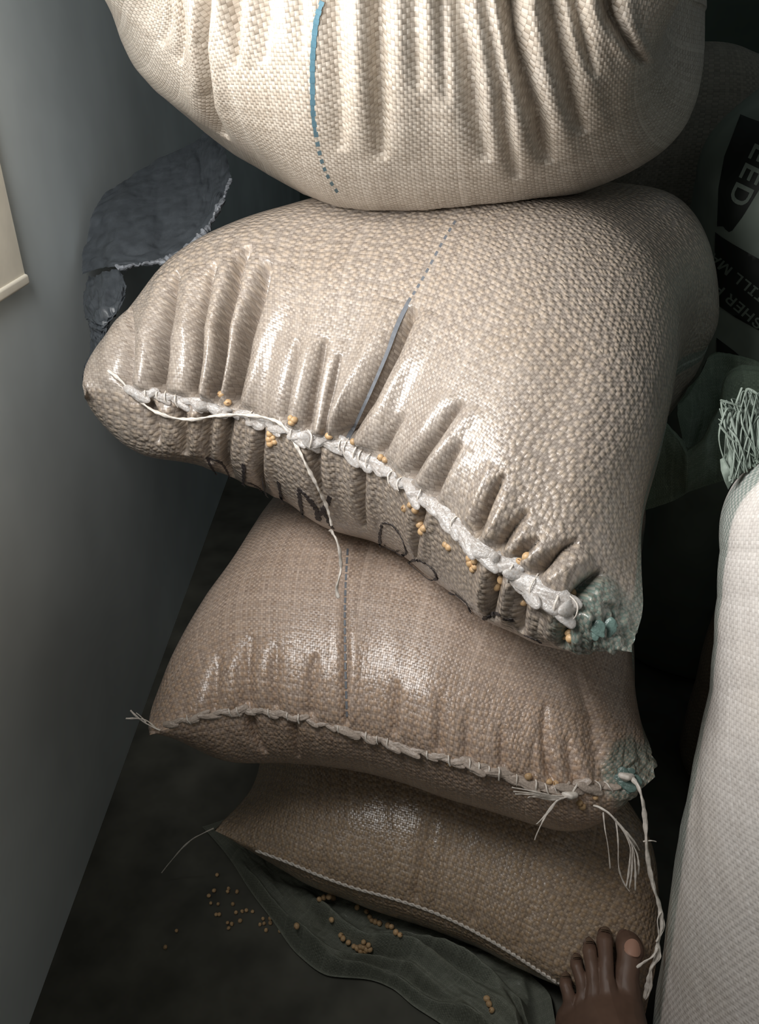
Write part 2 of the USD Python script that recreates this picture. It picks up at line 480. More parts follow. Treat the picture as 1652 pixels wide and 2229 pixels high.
    def attr(s, A):
        A = np.broadcast_to(A, s.G.shape[:2])
        return np.concatenate([A, A[:, :1]], 1).reshape(-1)


def noise2(x, y, seed=0, oct=3):
    return meshkit.fbm(np.stack([x, y, np.zeros_like(x)], -1), oct, seed) - 0.5


def seam_px(pts):
    return [at_z(x, y, z) for x, y, z in pts]


# bottom sack, then the three above it
S4 = Sack(seam_px([(452, 1803, .120), (560, 1850, .118), (700, 1905, .115), (850, 1952, .110), (1000, 2005, .100), (1110, 2068, .09), (1215, 2138, .075), (1330, 2200, .05)]),
          math.radians(20), (0.06, 0.86, .125), .275, .135, .12, .66, p=1.6, nq=440, dv=0.003, Ll=.11, blend=.16, n=2.6)
S3 = Sack(seam_px([(345, 1590, .375), (430, 1568, .385), (540, 1550, .388), (650, 1568, .385), (780, 1592, .38), (940, 1640, .375), (1080, 1680, .365), (1240, 1720, .35), (1340, 1715, .345), (1395, 1700, .345)]),
          math.radians(13), (0.085, 0.84, .38), .285, .15, .14, .66, p=1.6, nq=760, Ll=.11, blend=.16, n=2.6)
S2 = Sack(seam_px([(195, 858, .705), (250, 838, .705), (330, 860, .70), (440, 880, .695), (540, 898, .69), (640, 943, .685), (740, 965, .68), (830, 1003, .675), (900, 1060, .668), (980, 1120, .66), (1050, 1187, .65), (1130, 1240, .64), (1210, 1303, .63), (1290, 1360, .615), (1385, 1400, .60)]),
          math.radians(28), (0.06, 0.87, .69), .275, .19, .17, .68, p=1.7, nq=960, Ll=.13, blend=.16, n=2.7)
S1 = Sack([(-.29, .76, 1.06), (-.17, .71, 1.09), (0, .66, 1.10), (.14, .66, 1.10), (.29, .74, 1.06)],
          math.radians(8), (0.03, .93, 1.045), .31, .17, .20, .9, p=1.8, nq=900, Lf=0.26, Ll=.2)

K = 1.652   # the lists below were read off a 1000-pixel-wide print


def kk(l): return [((a[0] * K, a[1] * K), (b[0] * K, b[1] * K)) for a, b in l]


seam2 = [(330, 860), (440, 880), (540, 898), (640, 943), (740, 965), (830, 1003), (900, 1060), (980, 1120), (1050, 1187), (1130, 1240), (1210, 1303)]
S2.warp(kk([((212, 440), (154, 428)), ((248, 385), (187, 383)), ((292, 345), (232, 336)), ((178, 487), (126, 474)), ((185, 535), (150, 566)), ((250, 600), (212, 604)), ((152, 512), (121, 520)),
            ((966, 350), (944, 380)), ((912, 520), (884, 520)), ((870, 680), (846, 665)), ((862, 740), (845, 730)), ((800, 848), (800, 866)), ((730, 845), (710, 845)), ((835, 848), (838, 855))]), seam2, sigma=.10)
S3.warp(kk([((255, 875), (214, 897)), ((280, 795), (263, 797)), ((235, 930), (207, 945)), ((280, 975), (290, 994)), ((880, 770), (840, 790)), ((858, 860), (836, 870)), ((845, 960), (853, 965)), ((845, 1020), (861, 1005)), ((830, 1035), (848, 1045)), ((780, 1072), (788, 1086))]),
        [(430, 1568), (540, 1550), (650, 1568), (780, 1592), (940, 1640), (1080, 1680), (1240, 1720)], sigma=.09)
S4.warp(kk([((318, 1000), (352, 1010)), ((800, 1150), (858, 1120)), ((804, 1250), (866, 1235)), ((805, 1325), (850, 1330))]), [(560, 1850), (700, 1905), (850, 1952), (1000, 2005), (1110, 2068)], sigma=.10)
S1.warp(kk([((150, 85), (163, 75)), ((185, 132), (206, 120)), ((112, 5), (152, 2)), ((240, 192), (260, 163)), ((310, 237), (340, 214)), ((958, 20), (888, 15)), ((940, 85), (920, 78)), ((895, 140), (895, 140))]),
        [(1000, 463), (750, 440), (1180, 440), (900, 200), (600, 200)], sigma=.12)
for sk, others in ((S3, [S4]), (S2, [S3]), (S1, [S2])):
    sk.rest_on(others)
S4.G[..., 2] = np.maximum(S4.G[..., 2], 0.008); S4.refresh()


def wrinkle(sk, amp, su, sv_, seed, fade=0.25):
    n = noise2(sk.uvg[..., 0] * su, sk.uvg[..., 1] * sv_, seed, 4)
    sk.displace(amp * n * sstep(0, 0.02, sk.V))


# pleats: lines in the picture that run from the sewn mouth into the cloth
v2 = [([(280, 825), (286, 668)], .006, .006), ([(348, 838), (358, 736), (372, 657), (390, 587)], .013, .006), ([(430, 848), (439, 720), (457, 638), (477, 571)], .012, .005),
      ([(475, 850), (492, 716), (516, 630), (547, 535)], .014, .0055), ([(512, 864), (536, 736), (567, 638), (590, 575)], .016, .008), ([(618, 905), (650, 736)], .006, .006), ([(673, 932), (709, 736)], .007, .006),
      ([(712, 940), (742, 775)], .006, .005), ([(752, 956), (805, 870), (858, 770), (905, 670)], .020, .009), ([(830, 990), (880, 900)], .005, .005), ([(890, 1045), (949, 956), (1010, 875)], .010, .006), ([(945, 1080), (1004, 964)], .007, .005),
      ([(1040, 1160), (1100, 1032)], .009, .005), ([(1090, 1195), (1152, 1108)], .007, .005), ([(1120, 1225), (1174, 1172)], .007, .005), ([(1157, 1258), (1262, 1180)], .009, .005), ([(1250, 1318), (1313, 1244)], .009, .006),
      ([(330, 880), (345, 965)], .006, .006), ([(395, 895), (405, 990)], .007, .006), ([(455, 905), (462, 1005)], .007, .006), ([(500, 915), (506, 1040)], .007, .006), ([(572, 955), (568, 1075)], .010, .005), ([(690, 985), (702, 1105)], .006, .005),
      ([(790, 1030), (795, 1150)], .006, .005), ([(920, 1110), (905, 1220)], .006, .005), ([(1085, 1262), (1070, 1350)], .010, .005), ([(1143, 1300), (1136, 1378)], .010, .005), ([(1232, 1355), (1222, 1410)], .007, .005)]
S2.warp(kk([((968, 340), (944, 385)), ((905, 520), (882, 522)), ((958, 420), (940, 440)), ((940, 270), (920, 290))]), seam2, sigma=.08)
S3.warp(kk([((868, 700), (828, 720)), ((866, 790), (828, 810)), ((856, 880), (834, 885)), ((852, 940), (842, 944))]), [(1240, 1720), (1080, 1680), (1390, 1700), (1100, 1450)], sigma=.08)
wrinkle(S2, .005, 9, 6, 3); S2.displace(S2.valleys([(a, b, c * 1.0) for a, b, c in v2], 2.6, 1.0, .62))
v3 = [([(755, 1578), (752, 1400), (752, 1250)], .004, .004), ([(1200, 1695), (1190, 1530)], .006, .006), ([(1258, 1705), (1238, 1600)], .005, .006), ([(1100, 1675), (1095, 1575)], .005, .006), ([(1165, 1690), (1165, 1600)], .004, .005),
      ([(545, 1560), (560, 1605), (580, 1640)], .008, .006), ([(470, 1545), (480, 1420)], .005, .007), ([(540, 1530), (550, 1380)], .005, .007), ([(600, 1540), (605, 1400)], .004, .006), ([(680, 1560), (690, 1420)], .005, .007),
      ([(860, 1600), (865, 1480)], .004, .006), ([(960, 1630), (965, 1500)], .004, .006), ([(640, 1590), (650, 1650)], .005, .006), ([(1320, 1690), (1290, 1560), (1250, 1450)], .005, .010), ([(1020, 1650), (1020, 1540)], .004, .006)]
wrinkle(S3, .006, 9, 5, 5); S3.displace(S3.valleys(v3, 1.3))
v4 = [([(905, 1965), (925, 1860), (945, 1780)], .006, .006), ([(700, 1895), (720, 1800)], .004, .006), ([(1030, 2020), (1050, 1920)], .004, .006), ([(1130, 2070), (1160, 1960)], .004, .006)]
wrinkle(S4, .007, 9, 5, 6); S4.displace(S4.valleys(v4))
v1 = [([(448, 2), (440, 100), (452, 225), (495, 310)], .016, .008), ([(522, 2), (521, 80), (520, 150)], .012, .006), ([(590, 2), (585, 140)], .007, .007), ([(660, 2), (662, 120)], .005, .006), ([(740, 2), (742, 330)], .008, .010), ([(828, 2), (826, 100), (835, 350)], .014, .008),
      ([(905, 2), (910, 200)], .006, .007), ([(960, 2), (975, 220)], .007, .006), ([(1006, 2), (1026, 150), (1062, 350)], .013, .008), ([(1058, 2), (1096, 200), (1128, 390)], .012, .006), ([(1116, 2), (1136, 115), (1176, 260), (1198, 355)], .020, .008),
      ([(1206, 2), (1241, 165), (1275, 290)], .014, .008), ([(1256, 2), (1296, 165)], .010, .006), ([(1330, 2), (1341, 45), (1406, 140)], .012, .007), ([(360, 2), (368, 140)], .006, .008), ([(300, 2), (310, 100)], .006, .008)]
wrinkle(S1, .005, 14, 5, 8); S1.displace(S1.valleys(v1, 1.15))
S1.warp(kk([((100, -40), (150, -40)), ((126, 2), (153, 2)), ((138, 40), (156, 42)), ((165, 100), (166, 80)), ((205, 158), (210, 124)), ((270, 190), (276, 173))]), [(700, 300), (1000, 450), (1300, 380), (500, 100)], sigma=.07, remeasure=False)
S1.warp([((205, -60), (262, -60)), ((212, 2), (250, 2)), ((232, 70), (258, 70))], [(430, 60), (330, 190)], sigma=.08, remeasure=False)
for sk, others in ((S3, [S4]), (S2, [S3]), (S1, [S2])):
    sk.rest_on(others, .003)


def build_sack(sk, name, label, m, beanmask=None, green_w=0.0, green_corner=0.0, green_spots=()):
    root = thing(name, label, 'sack')
    me, uv = sk.mesh()
    bean = sk.attr(np.ones(sk.G.shape[:2]) if beanmask is None else beanmask)
    st = np.zeros(sk.G.shape[:2])
    if green_w:
        wv = green_w + green_corner * sstep(0.09, 0.0, sk.V)
        st = sstep(1 - wv, 1 - wv * 0.75, sk.S)
    for c, rad in green_spots:
        st = np.maximum(st, sstep(rad, rad * .72, np.linalg.norm(sk.G - c, axis=2) + .012 * noise2(sk.uvg[..., 0] * 60, sk.uvg[..., 1] * 60, 17, 3)))
    obj('sack_body', me, m, root, smooth=True, uv=uv, attrs={'bean': bean, 'stripe': sk.attr(st)})
    return root


def surface(sk, win=None):
    """Picture -> point on the visible side of the sack, interpolated."""
    from scipy.interpolate import LinearNDInterpolator
    c = CAM - sk.G
    vis = (sk.N * c).sum(-1) > 0
    P, N_, Q = sk.G[vis], sk.N[vis], sk.pr[vis]
    if win:
        m = (Q[:, 0] > win[0]) & (Q[:, 1] > win[1]) & (Q[:, 0] < win[2]) & (Q[:, 1] < win[3])
        P, N_, Q = P[m], N_[m], Q[m]
    from scipy.spatial import cKDTree
    t = cKDTree(Q[:, :2])

    def f(px, lift=0.0, normals=False):
        px = np.atleast_2d(np.asarray(px, float))
        out, nn = [], []
        for p in px:
            ii = np.array(t.query_ball_point(p, 9.0))
            if len(ii) == 0:
                ii = np.array([t.query(p)[1]])
            ii = ii[Q[ii, 2] < Q[ii, 2].min() + 0.02]
            w = np.exp(-((Q[ii, :2] - p) ** 2).sum(1) / 10.0) + 1e-9
            n = (N_[ii] * w[:, None]).sum(0); n /= np.linalg.norm(n)
            c0 = (P[ii] * w[:, None]).sum(0) / w.sum()
            d = ray(*p)
            t_ = ((c0 - CAM) @ n) / (d @ n) if abs(d @ n) > 0.12 else (c0 - CAM) @ FWD
            out.append(CAM + d * t_ + n * lift); nn.append(n)
        return (np.array(out), np.array(nn)) if normals else np.array(out)
    return f


def dens(pts, step=4.0):
    pts = np.asarray(pts, float)
    d = np.r_[0, np.cumsum(np.linalg.norm(np.diff(pts, axis=0), axis=1))]
    n = max(int(d[-1] / step), 3)
    return spline(pts, n)


S2.warp([((1392, 1418), (1376, 1412)), ((1398, 1340), (1397, 1340))], [(1300, 1362), (1210, 1303), (1300, 1425)], sigma=.03, remeasure=False)
GC2, GC3 = S2.point(1328, 1372), S3.point(1398, 1690)
for sk, c in ((S2, GC2), (S3, GC3)):       # the gathered corners are crumpled
    near_ = sstep(.050, .015, np.linalg.norm(sk.G - c, axis=2))
    sk.displace(sstep(0, .008, sk.V) * near_ * .010 * (np.abs(noise2(sk.uvg[..., 0] * 70, sk.uvg[..., 1] * 55, 23, 3)) * 2 - .25))
R1 = build_sack(S1, 'grain_sack', 'pleated pale woven sack on top of the stack with a teal stripe', M_S1)
R2 = build_sack(S2, 'grain_sack', 'bean-filled woven sack second from the top with black marker writing below its stitched mouth', M_S2, np.where(S2.top, .25 + .75 * np.maximum(sstep(.07, .19, S2.V), sstep(.25, .6, S2.S)), 1.0), green_w=0.035, green_corner=.03, green_spots=[(GC2, .052)])
R3 = build_sack(S3, 'grain_sack', 'brownish bean-filled sack with a braided seam, knotted twine tails and a green corner', M_S3, np.where(S3.top, .9 - .6 * sstep(.05, .12, S3.V), .8), green_w=0.04, green_corner=.03, green_spots=[(GC3, .048)])
R4 = build_sack(S4, 'grain_sack', 'dim bean-filled sack at the bottom of the stack behind the toes', M_S4)

f1, f2, f3, f4 = surface(S1, (0, -50, 1652, 480)), surface(S2, (150, 380, 1600, 1460)), surface(S3, (300, 1000, 1460, 1830)), surface(S4, (400, 1600, 1480, 2229))

M_BLUE = plain('teal_tape', srgb(84, 118, 132), 0.4, 250.0, 0.15)
M_BLUE2 = plain('blue_grey_tape', srgb(116, 120, 126), 0.4, 250.0, 0.15)
M_INK = plain('black_marker_ink', srgb(52, 46, 46), 0.6, 700.0, 0.45)
M_HEM = mat('gathered_hem', {'g': ('geometry', {}), 'n': ('noise_texture', {'scale': 420.0, 'detail': 3.0}), 'r': ('rgb_ramp', {'ramp': [(0.3, srgb(194, 182, 172)), (0.7, srgb(230, 225, 220))]}),
                             'p': ('principled_bsdf', {'roughness': 0.22, 'subsurface_weight': 0.5, 'subsurface_scale': 0.006, 'subsurface_radius': (1.0, 0.9, 0.8)}), 'b': ('bump', {'distance': 1.0}), 'm': ('math', {'math_type': 'multiply', 'value2': 0.0008})},
            [('g.position', 'n.vector'), ('n.fac', 'r.fac'), ('r.color', 'p.base_color'), ('n.fac', 'm.value1'), ('m.value', 'b.height'), ('b.normal', 'p.normal')], 'p.BSDF')
M_HEM3 = plain('dusty_hem', srgb(176, 162, 150), 0.35, 420.0, .2, .0006)
M_GREEN = plain('green_hem_tape', srgb(96, 118, 112), 0.28, 220.0, 0.2, 0.0009)


def dashes(f, pts, wpx, step, lift=0.0006, ratio=0.62, taper=None):
    """A coloured tape that dives under every second weft tape."""
    line = dens(pts, step)
    P = f(line, lift)
    ms = []
    for i in range(len(P) - 1):
        a, b = P[i], P[i] + (P[i + 1] - P[i]) * (1.0 if i % 2 == 0 else ratio)
        if i % 2 and ratio < 0.3: continue
        t = b - a
        n = CAM - a; n /= np.linalg.norm(n)
        s_ = np.cross(t, n); s_ /= max(np.linalg.norm(s_), 1e-9)
        w = wpx * (taper[0] + (taper[1] - taper[0]) * i / len(P) if taper else 1)
        h = s_ * w / 2
        o = n * 0.0005
        V = np.array([a - h, a + h, b + h, b - h, a - h - o, a + h - o, b + h - o, b - h - o])
        F = [[0, 1, 2], [0, 2, 3], [0, 4, 5], [0, 5, 1], [2, 6, 7], [2, 7, 3], [1, 5, 6], [1, 6, 2], [3, 7, 4], [3, 4, 0]]
        ms.append(trimesh.Trimesh(V, F, process=False))
    return join(ms)


obj('teal_stripe', dashes(f1, [(700, 2), (686, 60), (680, 150), (681, 230), (690, 300), (702, 350), (718, 388), (742, 424)], .0042, 10.5, ratio=0.0, taper=(1, 1)), M_BLUE, R1, label='dashed teal stripe woven into the sack')
obj('teal_stripe', dashes(f1, [(700, 2), (686, 60), (680, 150), (681, 230), (688, 290)], .0036, 10.5, lift=.0003, ratio=1.0), M_BLUE, R1, label='unbroken upper run of the teal stripe')
obj('blue_stripe', dashes(f2, [(992, 482), (960, 535), (925, 600), (895, 650)], .0030, 9.0, ratio=0.0), M_BLUE2, R2, label='dashed blue-grey stripe woven into the sack')
obj('blue_stripe', dashes(f2, [(895, 650), (868, 700), (840, 770), (805, 850), (775, 915), (757, 955)], .0042, 9.0, ratio=1.0), M_BLUE2, R2, label='blue-grey stripe in the deep pleat')
obj('blue_stripe', dashes(f3, [(757, 1195), (752, 1280), (750, 1350), (751, 1440), (756, 1560)], .0024, 9.0, ratio=0.5), M_BLUE2, R3, label='thin dark blue stripe woven into the sack')

# ------------------------------------------------------------------ sewn mouths


def puff(c, t, up, out, ln, wd, tilt, seed, flat=.6):
    """One gathered lump of hem between two stitches: a ribbed pod."""
    r = np.random.default_rng(seed)
    nu, nv = 16, 28
    th = np.linspace(0, np.pi, nu); ph = np.linspace(0, 2 * np.pi, nv, endpoint=False)
    TH, PH = np.meshgrid(th, ph, indexing='ij')
    rib = 1 + (0.10 * np.cos(PH * r.integers(6, 10) + 2.6 * TH + r.uniform(0, 6)) + 0.10 * np.cos(PH * 3 + 4 * TH + r.uniform(0, 6)) + .06 * r.standard_normal(PH.shape)) * np.sin(TH)
    x = -np.cos(TH) * ln; y = np.sin(TH) ** 0.8 * np.cos(PH) * wd * rib; z = np.sin(TH) ** 0.8 * np.sin(PH) * wd * flat * rib
    ct, st = math.cos(tilt), math.sin(tilt)
    T_, U_ = t * ct + up * st, -t * st + up * ct
    V = c + x[..., None] * T_ + y[..., None] * U_ + z[..., None] * out
    return trimesh.Trimesh(V.reshape(-1, 3), grid_faces(nu, nv, True)[:, ::-1], process=False)


def frame_on(f, line):
    P = f(line, 0)
    t = np.gradient(P, axis=0); t /= np.maximum(np.linalg.norm(t, axis=1, keepdims=True), 1e-9)
    return P, t


def sew(f, line, step_px, size0, size1, seed, mat_hem, root, stitch_r=.0008, twine=True, lift=.003, tilt=.45, col=None):
    L = dens(line, 3.0)
    d = np.r_[0, np.cumsum(np.linalg.norm(np.diff(L, axis=0), axis=1))]
    r = np.random.default_rng(seed)
    ms, st = [], []
    x = 0.0; k = 0
    while x < d[-1]:
        q = x / d[-1]
        size = size0 + (size1 - size0) * q
        p = np.array([np.interp(x, d, L[:, 0]), np.interp(x, d, L[:, 1])]); p2 = np.array([np.interp(x + 6, d, L[:, 0]), np.interp(x + 6, d, L[:, 1])])
        if np.allclose(p, p2): p2 = p + [1, 0.4]
        c, c2 = f([p, p2], lift)
        t = c2 - c; t /= np.linalg.norm(t)
        out = CAM - c; out /= np.linalg.norm(out)
        out = out - t * (out @ t); out /= np.linalg.norm(out)
        up = np.cross(out, t)
        if up[2] < 0: up = -up
        s_ = size * r.uniform(.75, 1.2)
        off = up * (0.25 if k % 2 else -0.25) * s_
        ms.append(puff(c + off, t, up, out, s_ * r.uniform(1.9, 3.0), s_ * r.uniform(.6, .9), (tilt if k % 2 else -tilt) * r.uniform(.5, 1.2), seed * 100 + k))
        if twine and r.uniform() < .45:
            a = c - t * s_ * 0.9
            arc = [a + up * s_ * 1.15 - out * .002, a + up * s_ * .5 + out * s_ * .7 + t * s_ * .35, a - up * s_ * .3 + out * s_ * .75 + t * s_ * .5, a - up * s_ * 1.1 + out * .000 + t * s_ * .9]
            st.append(tube(spline(arc, 9), stitch_r * r.uniform(.8, 1.3), 6, .6))
        x += step_px * r.uniform(.8, 1.2); k += 1
    obj('gathered_hem', join(ms), mat_hem, root, smooth=True, label='gathered pale hem bunched along the sewn mouth')
    for q in st: obj('stitch', q, M_TWINE, root, smooth=True)


line2 = [(300, 852), (345, 862), (400, 872), (440, 884), (490, 894), (540, 905), (600, 930), (640, 945), (690, 960), (740, 968), (785, 990), (830, 1018), (870, 1048), (920, 1080), (960, 1108), (1000, 1145), (1030, 1180), (1070, 1212), (1110, 1240), (1150, 1270), (1190, 1295), (1225, 1320), (1250, 1335)]
sew(f2, line2, 21, .0060, .0088, 21, M_HEM, R2, lift=.0015)
line3 = [(372, 1575), (430, 1562), (490, 1550), (545, 1546), (600, 1552), (650, 1562), (700, 1576), (760, 1590), (830, 1610), (900, 1632), (960, 1648), (1030, 1664), (1090, 1682), (1150, 1702), (1200, 1715), (1260, 1712), (1310, 1714), (1340, 1706)]
sew(f3, line3, 22, .0042, .0060, 31, M_HEM3, R3, lift=.001, tilt=.3)
line4 = [(560, 1850), (640, 1880), (700, 1905), (770, 1930), (850, 1952), (930, 1978), (1000, 2008), (1060, 2040), (1110, 2070), (1160, 2102), (1215, 2138)]
P4 = f4(dens(line4, 4), .0015)
w4 = np.stack([P4 + .0016 * np.stack([np.cos(np.arange(len(P4)) * .9 + k * 3.14), 0 * np.arange(len(P4)), np.sin(np.arange(len(P4)) * .9 + k * 3.14)], 1) for k in (0, 1)])
obj('stitching', join([tube(w, .0013, 6) for w in w4]), M_TWINE, R4, smooth=True)


def scrunch(f, cpx, r_px, n, m, root, name, seed, label=None, size=(.005, .010), flat=.3):
    r = np.random.default_rng(seed)
    ms = []
    for k in range(n):
        a, q = r.uniform(0, 2 * np.pi), math.sqrt(r.uniform(0, 1))
        p = (cpx[0] + r_px[0] * q * math.cos(a), cpx[1] + r_px[1] * q * math.sin(a))
        c = f(p, .001)[0]
        out = CAM - c; out /= np.linalg.norm(out)
        t = np.cross(out, [0, 0, 1.0]); t /= np.linalg.norm(t); up = np.cross(out, t) * -1
        ms.append(puff(c, t, up, out, r.uniform(*size) * 1.5, r.uniform(*size) * .9, r.uniform(-1.4, 1.4), seed * 50 + k, flat))
    return obj(name, join(ms), m, root, smooth=True, label=label)


scrunch(f2, (1312, 1374), (34, 16), 6, M_GREEN, R2, 'green_corner', 5, 'crumpled teal green corner of the sewn mouth', (.003, .006), .22)
scrunch(f3, (1372, 1700), (18, 24), 7, M_GREEN, R3, 'green_corner', 7, 'crumpled teal green corner below the knot', (.004, .008), .22)

# ------------------------------------------------------------------ loose twine


def strand(pts, f=None, lift=.003, r=.0018, flat=.55, n=None, wob=.0, seed=0, ride=False):
    """pts: (x, y) on the sack, or (x, y, distance) where it hangs free."""
    P = []
    for p in pts:
        P.append(f(p, lift)[0] if len(p) == 2 else at_d(*p))
    if ride:        # it spans the pleats from crest to crest
        line = dens([p[:2] for p in pts], 5)
        from scipy.ndimage import minimum_filter1d, gaussian_filter1d
        D = project(f(line, lift))[:, 2]
        D = gaussian_filter1d(minimum_filter1d(D, 15), 5)
        P = [at_d(x, y, d) for (x, y), d in zip(line, D)]
        n = len(P) * 2
    P = spline(P, n or 10 * len(P))
    if wob:
        rr = np.random.default_rng(seed)
        P = P + wob * np.cumsum(rr.standard_normal(P.shape), 0) * np.linspace(0, 1, len(P))[:, None] * .4
    rad = r * (1 + .15 * np.sin(np.arange(len(P)) * .8 + seed))
    return tube(P, rad, 7, flat, twist=.12)


dz = float(project(f2((690, 1080)))[0, 2])
tw = [(235, 806), (262, 828), (288, 855), (318, 884), (345, 899), (385, 911), (425, 913), (470, 905), (530, 903), (575, 909), (600, 916), (625, 938), (645, 970), (668, 1015), (690, 1058), (712, 1105), (722, 1145)]
obj('loose_twine', join([strand(tw, f2, .004, .0021, .6, ride=True), strand([(722, 1145), (730, 1170, dz - .012), (740, 1205, dz - .01), (742, 1235, dz), (737, 1262, dz), (733, 1282, dz + .004), (737, 1302, dz + .006)], f2, .006, .0019, .6, 60)]),
    M_TWINE, R2, smooth=True, label='long loose cream twine trailing from the left end of the mouth')
d3 = float(project(f3((1240, 1720)))[0, 2]); d3b = float(project(f3((1362, 1695)))[0, 2])
knot = lambda c, r: m3.Manifold.batch_hull([m3.Manifold.sphere(r * .6, 10).translate(list(np.array(c) + o)) for o in (np.array([r, 0, 0]), np.array([-r, 0, r * .3]), np.array([0, 0, -r * .6]), np.array([0, -r * .6, r * .4]))])
k1, k2 = f3((1238, 1722), .006)[0], f3((1360, 1693), .006)[0]
ms = [trimesh.Trimesh(*[np.array(x) for x in (lambda q: (q.vert_properties[:, :3], q.tri_verts))(knot(k, .0055).to_mesh())]) for k in (k1, k2)]
tails = []
for i, e in enumerate([(1115, 1716), (1117, 1722), (1122, 1730), (1150, 1736)]):
    tails.append(strand([(1236, 1722), (1205, 1722 + i * 3), (1165, (1722 + e[1]) / 2 + 5, d3 - .016), (e[0], e[1], d3 - .022)], f3, .007, .0012, .5, 40, .0002, i))
for i, e in enumerate([(1168, 1792), (1163, 1828), (1176, 1790)]):
    tails.append(strand([(1238, 1724), (1215, 1742, d3 - .014), (1192, 1768, d3 - .012), (e[0], e[1], d3 - .006)], f3, .007, .0012, .5, 40, .0002, 10 + i))
tails.append(strand([(1236, 1722), (1252, 1710), (1262, 1706)], f3, .007, .0014, .5, 20))
obj('twine_tail', join([ms[0]] + tails), M_TWINE, R3, smooth=True, label='knotted white twine with splayed ends on the seam')
t2 = []
for i, (mid, e) in enumerate([((1345, 1790), (1386, 1838)), ((1352, 1800), (1392, 1850)), ((1372, 1850), (1362, 1930)), ((1380, 1855), (1382, 1936)), ((1388, 1862), (1388, 1900)), ((1376, 1848), (1370, 1934)), ((1340, 1785), (1380, 1842))]):
    t2.append(strand([(1288, 1744), (1318, 1765, d3 - .010), (mid[0], mid[1], d3 - .014), ((mid[0] + e[0]) / 2 + 2, (mid[1] + e[1]) / 2, d3 - .012), (e[0], e[1], d3 - .004)], f3, .006, .0011, .5, 46, .0002, 20 + i))
t2.append(strand([(1313, 1768, d3 - .01), (1316, 1800, d3 - .01), (1323, 1840, d3 - .008), (1328, 1890, d3)], f3, .004, .0008, .6, 30))
t2.append(strand([(1340, 1782, d3 - .01), (1345, 1830, d3 - .01), (1346, 1880, d3 - .006), (1356, 1918, d3), (1370, 1940, d3)], f3, .004, .0009, .6, 40))
obj('twine_tail', join(t2), M_TWINE, R3, smooth=True, label='frayed bundle of twine hanging below the seam')
lg = [(1362, 1692), (1385, 1706, d3b - .012), (1398, 1740, d3b - .016), (1404, 1790, d3b - .014), (1408, 1850, d3b - .012), (1420, 1925, d3b - .01), (1436, 1975, d3b - .01), (1440, 2015, d3b - .01), (1432, 2052, d3b - .01), (1430, 2080, d3b - .01), (1416, 2110, d3b - .01), (1410, 2140, d3b - .008), (1402, 2172, d3b)]
t3 = [strand(lg, f3, .007, .0026, .55, 150, .00012, 3), strand([(p[0] + (3 if i % 2 else -2),) + tuple(p[1:]) for i, p in enumerate(lg)], f3, .008, .0014, .5, 150, .0002, 4)]
t3.append(strand([(1430, 2062, d3b - .012), (1420, 2082, d3b - .014), (1402, 2094, d3b - .014), (1386, 2106, d3b - .012)], f3, .006, .0015, .6, 30))
t3.append(strand([(1438, 1985, d3b - .012), (1431, 2005, d3b - .012), (1434, 2035, d3b - .012), (1428, 2050, d3b - .012)], f3, .006, .001, .6, 30))
t3.append(strand([(1400, 1832, d3b - .014), (1415, 1830, d3b - .012), (1428, 1832, d3b - .01)], f3, .006, .0008, .6, 20))
obj('twine_tail', join([ms[1]] + t3), M_TWINE, R3, smooth=True, label='long white twine hanging from the green corner to the floor')
d3l = float(project(f3((350, 1588)))[0, 2])
obj('twine_tail', join([strand([(352, 1590), (320, 1576, d3l), (300, 1562, d3l), (284, 1546, d3l)], f3, .003, .0011, .6, 24), strand([(340, 1586, d3l), (312, 1566, d3l), (292, 1564, d3l), (274, 1564, d3l)], f3, .003, .0011, .6, 24), strand([(318, 1572, d3l), (302, 1556, d3l), (296, 1552, d3l)], f3, .003, .0009, .6, 16)]),
    M_TWINE, R3, smooth=True, label='short twine ends at the left end of the seam')
d4l = float(project(f4((462, 1806)))[0, 2])
obj('twine_tail', join([strand([(466, 1806), (430, 1820, d4l), (405, 1838, d4l + .01), (380, 1865, d4l + .03), (352, 1900, d4l + .05)], f4, .003, .0011, .6, 40)]), M_TWINE, R4, smooth=True)

# ------------------------------------------------------------------ handwriting in black marker
strokes = [[(450, 995), (465, 1023), (488, 1050), (512, 1071)], [(452, 997), (479, 1006), (491, 1020), (500, 1040)], [(530, 1008), (531, 1030), (530, 1056)], [(539, 1050), (563, 1062), (578, 1080)], [(572, 1038), (578, 1071), (597, 1098), (624, 1120)],
           [(606, 1047), (612, 1080), (618, 1108), (634, 1128)], [(651, 1062), (654, 1095), (663, 1135)], [(651, 1064), (672, 1086), (690, 1113), (693, 1131)], [(718, 1080), (709, 1101), (696, 1120)], [(701, 1108), (712, 1128), (724, 1150)],
           [(831, 1141), (827, 1180), (833, 1206), (841, 1230)], [(833, 1189), (857, 1198), (874, 1208), (885, 1206), (879, 1182), (864, 1154), (848, 1140), (833, 1138)],
           [(890, 1224), (907, 1219), (929, 1228), (946, 1245), (951, 1259), (938, 1262), (918, 1252), (905, 1241), (895, 1235), (890, 1224)],
           [(975, 1304), (981, 1291), (1001, 1299), (1014, 1311), (1023, 1326), (1025, 1340)], [(977, 1298), (986, 1315), (997, 1326)],
           [(1051, 1348), (1066, 1341), (1079, 1335), (1090, 1340)], [(1095, 1346), (1104, 1349), (1113, 1347), (1115, 1352)], [(1142, 1383), (1164, 1391), (1177, 1398)]]
ww = [5.5, 4.5, 9, 4.5, 8, 8, 9, 11, 10, 8, 6, 5, 6, 6.5, 4, 6, 6, 4]
